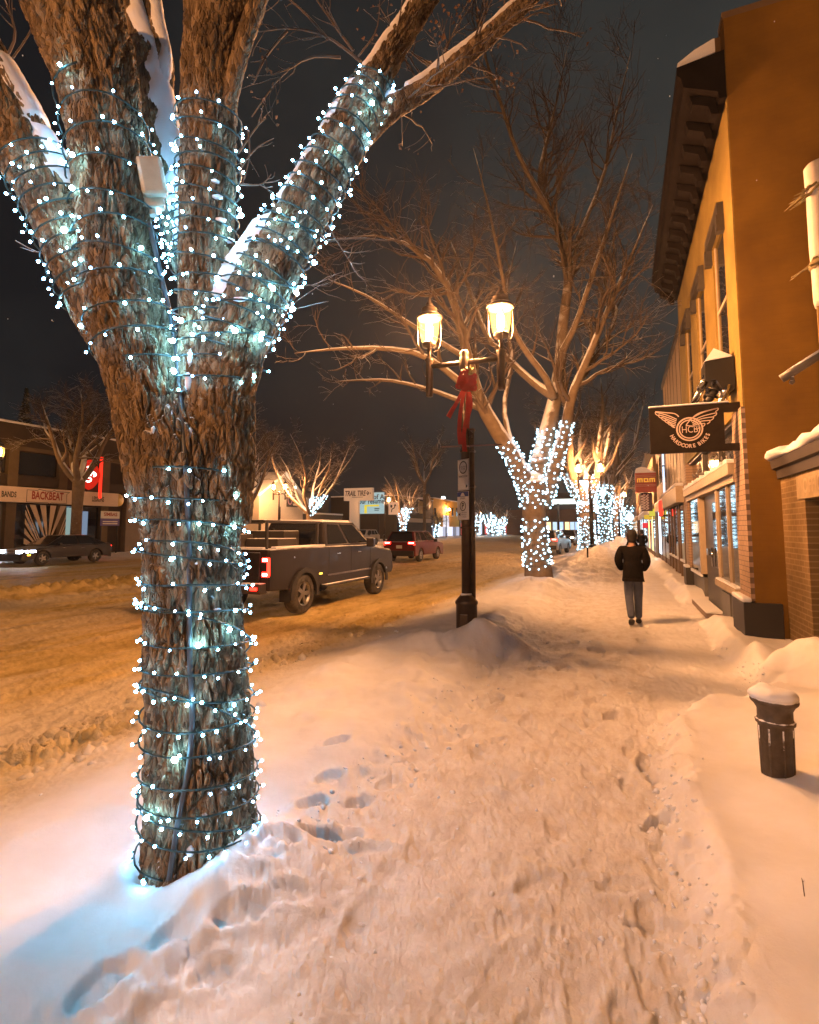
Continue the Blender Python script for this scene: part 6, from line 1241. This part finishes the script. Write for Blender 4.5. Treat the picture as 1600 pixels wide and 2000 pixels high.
# gabled pale building with floodlight and dark sign
GAB = mat('pale_stucco', (.50, .44, .36), .85, c2=(.45, .39, .32), vs=.8); ypk = at_x(556, 926, XL)[1]; zpk = at_x(556, 926, XL)[2]; yev, zev = at_x(592, 975, XL)[1], at_x(592, 975, XL)[2]
r = thing('gabled_building', 'pale stucco building with floodlit gable beyond the pickup', 'building', (XL, ypk, 0)); b = MB(); yl = ypk - (yev - ypk) * 1.15; b.prism([(yl, -.3), (yev, -.3), (yev, zev), (ypk, zpk), (yl, zev)], (XL, 0, 0), uy, UZ, (-14, 0, 0)); b.build('wall', GAB, r)
b = MB(); b.prism([(yev + .3, zev - .1), (ypk, zpk + .02), (yl - .3, zev - .1), (yl - .3, zev + .15), (ypk, zpk + .3), (yev + .3, zev + .15)], (XL + .25, 0, 0), uy, UZ, (-14.5, 0, 0)); b.build('snow_roof', M['snow'], r)
A, Bq = at_x(560, 967, XL), at_x(580, 991, XL); b = MB(); b.span((XL + .01, A[1], Bq[2]), (XL + .1, Bq[1], A[2])); so = b.build('signboard', M['sign_ink'], r); b = MB(); ring(b, (XL + .103, A[1] + (Bq[1] - A[1]) * .25, (A[2] + Bq[2]) / 2 + .1), uy, UZ, .36, .14, (1, 0, 0), sy=1.2, th=.01); b.build('ring_emblem', mat('pinkish', (.40, .20, .28), .5), so); b = MB(); yq = A[1] + (Bq[1] - A[1]) * .72; zq = (A[2] + Bq[2]) / 2
b.strip(np.array([(XL + .103, yq - .5 + .04 * i, zq + .45 + .06 * math.sin(i * 2.1)) for i in range(26)]), .07, (1, 0, 0), .004); b.strip([(XL + .103, yq - .5, zq + .12), (XL + .103, yq + .5, zq + .12)], .04, (1, 0, 0), .004); b.strip(np.array([(XL + .103, yq - .35 + .03 * i, zq - .35 + .13 * math.sin(i * 1.3)) for i in range(26)]), .06, (1, 0, 0), .004); b.build('script_strokes', M['white_sign'], so)
fl = at_x(575, 952, XL + 1.3); b = MB(); b.tube([fl, fl + [-.7, 0, -.15], fl + [-1.3, 0, -.3]], .05); b.build('floodlight_arm', M['black'], r); b = MB(); b.add(ICO1 * np.array([.14, .20, .12]) + fl, ICOF, 0, True); b.build('floodlight', emis('flood', (1.0, .86, .62), 130), r)
# low dark building with band of windows
r = block('low_building', 'low dark flat building with a band of windows beyond the gable', 49.5, 66, 3.6, mat('low_dark', (.07, .06, .055), .8), XL - 3)
b = MB(); b.span((XL - 8, 50, 3.82), (XL - 4, 64, 6.3)); b.build('upper_storey', mat('upper_dark', (.05, .045, .045), .8), r)
for i in range(5): w = MB(); w.span((XL - 3.997, 51 + i * 2.4, 4.4), (XL - 3.96, 52.8 + i * 2.4, 5.7)); w.build('window', mat('faint_window', (.06, .055, .055), .3, emit=(.8, .7, .6), es=.03), r)
# tyre shop pylon
YT = 57.0; A, Bq = at_y(672, 954, YT), at_y(727, 977, YT); r = thing('pylon_sign', 'pale pylon sign reading TRAIL TIRE above the pickup roof', 'sign', ((A[0] + Bq[0]) / 2, YT, 0)); CRM = mat('pylon_cream', (.66, .58, .50), .6, emit=(1, .8, .6), es=.10); b = MB(); b.span((A[0], YT, Bq[2]), (Bq[0], YT + .5, A[2])); b.build('sign_box', CRM, r); b = MB(); pA, pB = at_y(682, 980, YT)[0], at_y(700, 980, YT)[0]; b.span((pA, YT + .1, -.2), (pB, YT + .4, Bq[2] - .003)); b.build('pylon_post', CRM, r)
b = MB(); wq = Bq[0] - A[0]; b.text('TRAIL TIRE', ((A[0] + Bq[0]) / 2 - wq * .10, YT - .004, (A[2] + Bq[2]) / 2 + .08), UX, UZ, .88, .02, bold=.02, shear=.25, sx=wq * .70 / (.88 * 4.6)); zz = (A[2] + Bq[2]) / 2; b.strip([(Bq[0] - wq * .17, YT - .004, zz + .3), (Bq[0] - wq * .11, YT - .004, zz + .1), (Bq[0] - wq * .17, YT - .004, zz - .1)], .12, ns, .02); b.strip([(Bq[0] - wq * .20, YT - .004, zz + .15), (Bq[0] - wq * .13, YT - .004, zz - .05)], .1, ns, .02); b.strip([(Bq[0] - wq * .07, YT - .004, zz + .15), (Bq[0] - wq * .05, YT - .004, zz + .05)], .1, ns, .02); b.strip([(A[0] + wq * .3, YT - .004, zz - .35), (A[0] + wq * .68, YT - .004, zz - .35)], .05, ns, .02); b.build('lettering', mat('letter_dark', (.05, .02, .02), .6), r)
b = MB(); b.cyl((A[0] + wq * .22, YT + .2, A[2]), (A[0] + wq * .22, YT + .2, A[2] + .5), .04); b.build('antenna', M['black'], r)
# billboard
YBb = 66.0; A, Bq = at_y(688, 963, YBb), at_y(749, 1003, YBb); r = thing('billboard', 'lit billboard behind the pylon with words of A and our resume', 'billboard', ((A[0] + Bq[0]) / 2, YBb, 0)); b = MB(); b.span((A[0], YBb, Bq[2]), (Bq[0], YBb + .3, A[2])); b.build('lit_panel', emis('billboard_glow', (.55, .78, .80), .55), r); wq = Bq[0] - A[0]; hq = A[2] - Bq[2]; b = MB(); b.text('of A', (A[0] + wq * .85, YBb - .004, A[2] - hq * .22), UX, UZ, .95, .01, bold=.02); b.text('our resume', (A[0] + wq * .62, YBb - .004, A[2] - hq * .42), UX, UZ, .95, .01, bold=.02, sx=.85); b.build('lettering', M['sign_ink'], r)
b = MB(); b.span((A[0] + wq * .42, YBb - .02, A[2] - hq * .66), (A[0] + wq * .86, YBb - .004, A[2] - hq * .58)); b.span((A[0] + wq * .40, YBb - .02, Bq[2] + .05), (A[0] + wq * .48, YBb - .004, A[2] - hq * .60)); b.build('yellow_stripe', emis('bb_yellow', (.9, .7, .05), .8), r); b = MB(); b.span((A[0] + .1, YBb - .02, Bq[2] + .05), (A[0] + wq * .22, YBb - .004, Bq[2] + hq * .18)); b.build('green_patch', emis('bb_green', (.1, .35, .08), .5), r); b = MB(); b.strip([(A[0] + wq * .72, YBb - .004, Bq[2] + hq * .24), (A[0] + wq * .88, YBb - .004, Bq[2] + hq * .24)], .12, ns, .01); b.strip([(A[0] + wq * .72, YBb - .004, Bq[2] + hq * .16), (A[0] + wq * .86, YBb - .004, Bq[2] + hq * .16)], .1, ns, .01); b.build('small_text', mat('bb_text', (.1, .2, .22), .5), r); b = MB(); [b.cyl((A[0] + wq * t, YBb + .4, -.2), (A[0] + wq * t, YBb + .4, A[2]), .15) for t in (.2, .8)]; b.build('post', M['black'], r)
# curved arrow road sign on a post
YK = 55.0; A, Bq = at_y(759, 981, YK), at_y(778, 1005, YK); r = thing('road_sign', 'white square road sign with a curved arrow beside the lamp', 'sign', ((A[0] + Bq[0]) / 2, YK, 0)); b = MB(); b.span((A[0], YK, Bq[2]), (Bq[0], YK + .04, A[2])); b.build('panel', mat('roadsign_white', (.74, .66, .60), .5, emit=(1, .75, .6), es=.12), r); cx = (A[0] + Bq[0]) / 2; zc2 = (A[2] + Bq[2]) / 2; b = MB(); b.strip(crom(np.array([(cx - .22, YK - .004, zc2 - .42), (cx - .16, YK - .004, zc2 - .1), (cx + .1, YK - .004, zc2 + .05), (cx + .2, YK - .004, zc2 + .3)]), 12), .11, ns, .01); b.prism([(cx + .05, zc2 + .28), (cx + .36, zc2 + .28), (cx + .21, zc2 + .52)], (0, YK - .004, 0), UX, UZ, (0, -.01, 0)); b.prism([(cx - .36, zc2 + .38), (cx - .12, zc2 + .38), (cx - .12, zc2 + .15), (cx - .24, zc2 + .05), (cx - .36, zc2 + .15)], (0, YK - .004, 0), UX, UZ, (0, -.01, 0)); b.build('arrow', M['sign_ink'], r); b = MB(); b.cyl((cx, YK + .08, -.2), (cx, YK + .08, A[2] + .1), .05); b.build('post', M['black'], r); b = MB(); b.prism([(cx - .2, A[2] + .12), (cx + .2, A[2] + .12), (cx, A[2] + .95)], (0, YK + .05, 0), UX, UZ, (0, .06, 0)); b.build('finial', mat('gold_finial', (.45, .28, .08), .5), r)
# black hall with large letters, yellow building
YH0 = at_x(776, 990, XL)[1]; YH1 = at_x(846, 990, XL)[1]; zH = at_x(800, 972, XL)[2]; r = block('black_hall', 'black painted hall with big pale SKI letters and white lower band', YH0, YH1, zH, mat('hall_black', (.018, .015, .013), .7)); b = MB(); b.text('SKi', (XL + .02, at_x(803, 990, XL)[1], at_x(803, 988, XL)[2]), uy, UZ, 3.4, .03, bold=.06, sx=1.9); b.build('lettering', mat('letter_cream', (.50, .40, .24), .6), r)
b = MB(); b.span((XL + .01, YH0 + .5, at_x(800, 1020, XL)[2]), (XL + .3, YH1, at_x(800, 1012, XL)[2])); b.build('white_band', mat('band', (.45, .36, .26), .6), r); A = at_x(836, 980, XL + .05); b = MB(); b.lathe([(0, 0), (1.5, 0), (1.5, .1), (0, .1)], A, 24, axis='x'); b.build('round_emblem', mat('emblem', (.33, .22, .12), .6), r); b = MB(); b.strip([A + [.105, -1.0, -.8], A + [.105, .9, .1], A + [.105, -.2, 1.0]], .3, (1, 0, 0), .02); b.build('emblem_stroke', M['white_sign'], r)
b = MB(); yv = at_x(822, 995, XL)[1]; [b.span((XL + .01, yv - .9, z), (XL + .05, yv + .9, z + .55)) for z in np.linspace(at_x(822, 1003, XL)[2], at_x(822, 985, XL)[2], 4)]; b.build('letter_blocks', mat('letter_gold', (.35, .24, .07), .6), r)
YW1 = at_x(897, 1000, XL)[1]; zW = at_x(870, 977, XL)[2]; r = block('yellow_building', 'yellow ochre building with narrow upper windows behind the twin lamp', YH1 + .05, YW1, zW, mat('ochre', (.58, .33, .035), .8, c2=(.50, .28, .03), vs=.6))
for px in (850, 884, 892): y = at_x(px, 1000, XL)[1]; w = MB(); w.span((XL + .003, y - .5, at_x(px, 1008, XL)[2]), (XL + .05, y + .5, at_x(px, 992, XL)[2])); w.build('window', M['glass'], r)
for px in np.linspace(848, 894, 8): y = at_x(px, 1040, XL)[1]; w = MB(); w.span((XL + .003, y - 1.1, .3), (XL + .06, y + 1.1, at_x(px, 1029, XL)[2])); w.build('shop_window', emis('cool_shop', (.75, .78, 1.0), rng.choice([.25, .6, 1.2])), r)
b = MB(); A = at_x(871, 1018, XL + 1.5); [b.span((A[0], A[1] + s * 1.0 - .75, A[2] - 1.1), (A[0] + .1, A[1] + s * 1.0 + .75, A[2] + 1.1)) for s in (-1, 1)]; so = thing('banner_pair', 'two white lit banners below the lamp by the yellow building', 'banner', (A[0], A[1], 0)); b.build('banner', emis('banner_glow', (.95, .9, 1.0), .9), so); b = MB(); b.cyl((A[0] + .05, A[1], -.2), (A[0] + .05, A[1], A[2] + 1.2), .12); b.build('post', M['black'], so)
lampb = at_x(866, 972, XL - 3); b = MB(); b.add(ICO1 * np.array([.5, .6, .3]) + lampb, ICOF, 0, True); r2 = thing('roof_floodlight', 'small white floodlight above the yellow building', 'light', lampb * np.array([1, 1, 1])); b.build('lamp_head', emis('roofflood', (.8, .95, 1.0), 6), r2); b = MB(); b.cyl(lampb, (lampb[0], lampb[1], zW), .06); b.build('mast', M['black'], r2)
# far end
shopc = [((.9, .15, .12), .8), ((1.0, .6, .25), 1.2), ((.7, .8, 1.0), 1.0)]
r = block('far_building', 'long dark far building with lit shop fronts right of the sign pole', YW1 + .3, 190, 5.5, DK1, XL)
for i, px in enumerate((904, 925, 938, 950, 965, 975, 990, 998)): y = at_x(px, 1040, XL)[1]; hw = y * .012; w = MB(); w.span((XL + .003, y - hw, .4), (XL + .08, y + hw, 3.0)); c_, e_ = shopc[i % 3]; w.build('shop_window', emis('far_shop', c_, e_), r)
r = thing('far_building', 'dark brown building closing the street end between the lit elms', 'building', (-14, 150, 0)); b = MB(); b.span((-30, 150, -.3), (4, 162, 7)); b.build('wall', DK1, r)
for i, px in enumerate((1063, 1072, 1084, 1096, 1108, 1118, 1128)): A = at_y(px, 1027, 149.9); w = MB(); w.span((A[0] - .55, 149.9, .8), (A[0] + .55, 149.995, 3.6)); w.build('window', emis('end_window', [(.4, .6, 1.0), (1.0, .65, .3), (.6, .8, 1.0)][i % 3], [1.4, 1.8, 1.0][i % 3]), r)
YC = 105.0; A, Bq = at_y(1076, 975, YC), at_y(1148, 981, YC); r = thing('station_canopy', 'dark canopy with white lit edge between the first two lit elms', 'canopy', ((A[0] + Bq[0]) / 2, YC, 0)); b = MB(); b.span((A[0], YC, Bq[2]), (Bq[0], YC + 6, A[2])); b.build('lit_edge', emis('canopy_edge', (.9, 1.0, .95), 1.5), r); b = MB(); b.span((A[0] - .3, YC + .02, A[2] + .003), (Bq[0] + .3, YC + 6, A[2] + 1.2)); b.build('canopy_roof', mat('canopy_dark', (.03, .03, .03), .8), r); b = MB(); [b.cyl((x, YC + 3, -.2), (x, YC + 3, Bq[2]), .2) for x in (A[0] + 1, Bq[0] - 1)]; b.build('column', M['black'], r)
# ------------------------------------------------------------------ night sky, camera
w = bpy.data.worlds.new('World'); SC.world = w; w.use_nodes = True; nt = w.node_tree; N = nt.nodes; L = nt.links; bg = N['Background']
tc = N.new('ShaderNodeTexCoord'); no = N.new('ShaderNodeTexNoise'); no.inputs['Scale'].default_value = 1.6; no.inputs['Detail'].default_value = 5; no.inputs['Roughness'].default_value = .55; L.new(tc.outputs['Generated'], no.inputs['Vector'])
rp = N.new('ShaderNodeValToRGB'); rp.color_ramp.elements[0].position = .30; rp.color_ramp.elements[0].color = (.0085, .0085, .0095, 1); rp.color_ramp.elements[1].position = .72; rp.color_ramp.elements[1].color = (.029, .030, .028, 1); sx = N.new('ShaderNodeSeparateXYZ'); L.new(tc.outputs['Generated'], sx.inputs[0]); m1 = N.new('ShaderNodeMath'); m1.operation = 'MULTIPLY_ADD'; L.new(sx.outputs['X'], m1.inputs[0]); m1.inputs[1].default_value = .28; L.new(no.outputs['Fac'], m1.inputs[2]); m2 = N.new('ShaderNodeMath'); m2.operation = 'MULTIPLY_ADD'; L.new(sx.outputs['Z'], m2.inputs[0]); m2.inputs[1].default_value = .12; L.new(m1.outputs[0], m2.inputs[2]); L.new(m2.outputs[0], rp.inputs[0]); L.new(rp.outputs[0], bg.inputs['Color']); bg.inputs['Strength'].default_value = 1.0
cam = bpy.data.cameras.new('Camera'); co = bpy.data.objects.new('Camera', cam); COL.objects.link(co); SC.camera = co
cam.sensor_fit = 'AUTO'; cam.sensor_width = 36; cam.lens = F / 2000 * 36; cam.shift_y = -(1000 - PY) / 2000; cam.clip_start = .05; cam.clip_end = 2000
co.location = (0, 0, EYE); co.rotation_euler = (PI / 2 + PITCH, 0, YAW)
SC.view_settings.view_transform = 'Standard'; SC.view_settings.look = 'None'; SC.view_settings.exposure = 0.25; SC.view_settings.gamma = 1.0
SC.render.engine = 'CYCLES'; cy = SC.cycles
cy.use_denoising = True
try: cy.denoiser = 'OPENIMAGEDENOISE'; cy.denoising_input_passes = 'RGB_ALBEDO_NORMAL'; cy.denoising_prefilter = 'ACCURATE'
except Exception: pass
cy.max_bounces = 4; cy.diffuse_bounces = 2; cy.glossy_bounces = 2; cy.transmission_bounces = 2; cy.sample_clamp_indirect = 3.0; cy.sample_clamp_direct = 0.0
cy.use_light_tree = True; cy.caustics_reflective = False; cy.caustics_refractive = False
cy.use_adaptive_sampling = True; cy.adaptive_threshold = 0.01

hz_ = MB(); hz_.span((-120, -30, -1.3), (60, 260, 26)); hm = bpy.data.materials.new('haze'); hm.use_nodes = True; nt = hm.node_tree; nt.nodes.clear(); pv = nt.nodes.new('ShaderNodeVolumePrincipled'); pv.inputs['Color'].default_value = (.9, .9, .95, 1); pv.inputs['Density'].default_value = 0.0005; pv.inputs['Anisotropy'].default_value = 0.65
om = nt.nodes.new('ShaderNodeOutputMaterial'); nt.links.new(pv.outputs[0], om.inputs['Volume']); o = hz_.build('haze', hm); tag(o, 'thin night haze with a faint glow around the street lamps', 'haze', kind='stuff')

fl_ = MB(); g = np.random.default_rng(77)
for i in range(70):
    D = g.uniform(3, 14); p = at_d(g.uniform(0, 1600), g.uniform(0, 1250), D)
    fl_.add(ICO1 * g.uniform(.0025, .005) * np.array([1, 1, 1.6]) + p, ICOF, 0, True)
o = fl_.build('snowflakes', M['snow']); tag(o, 'fine snowflakes drifting down through the night air above the street', 'snowflakes', kind='stuff')
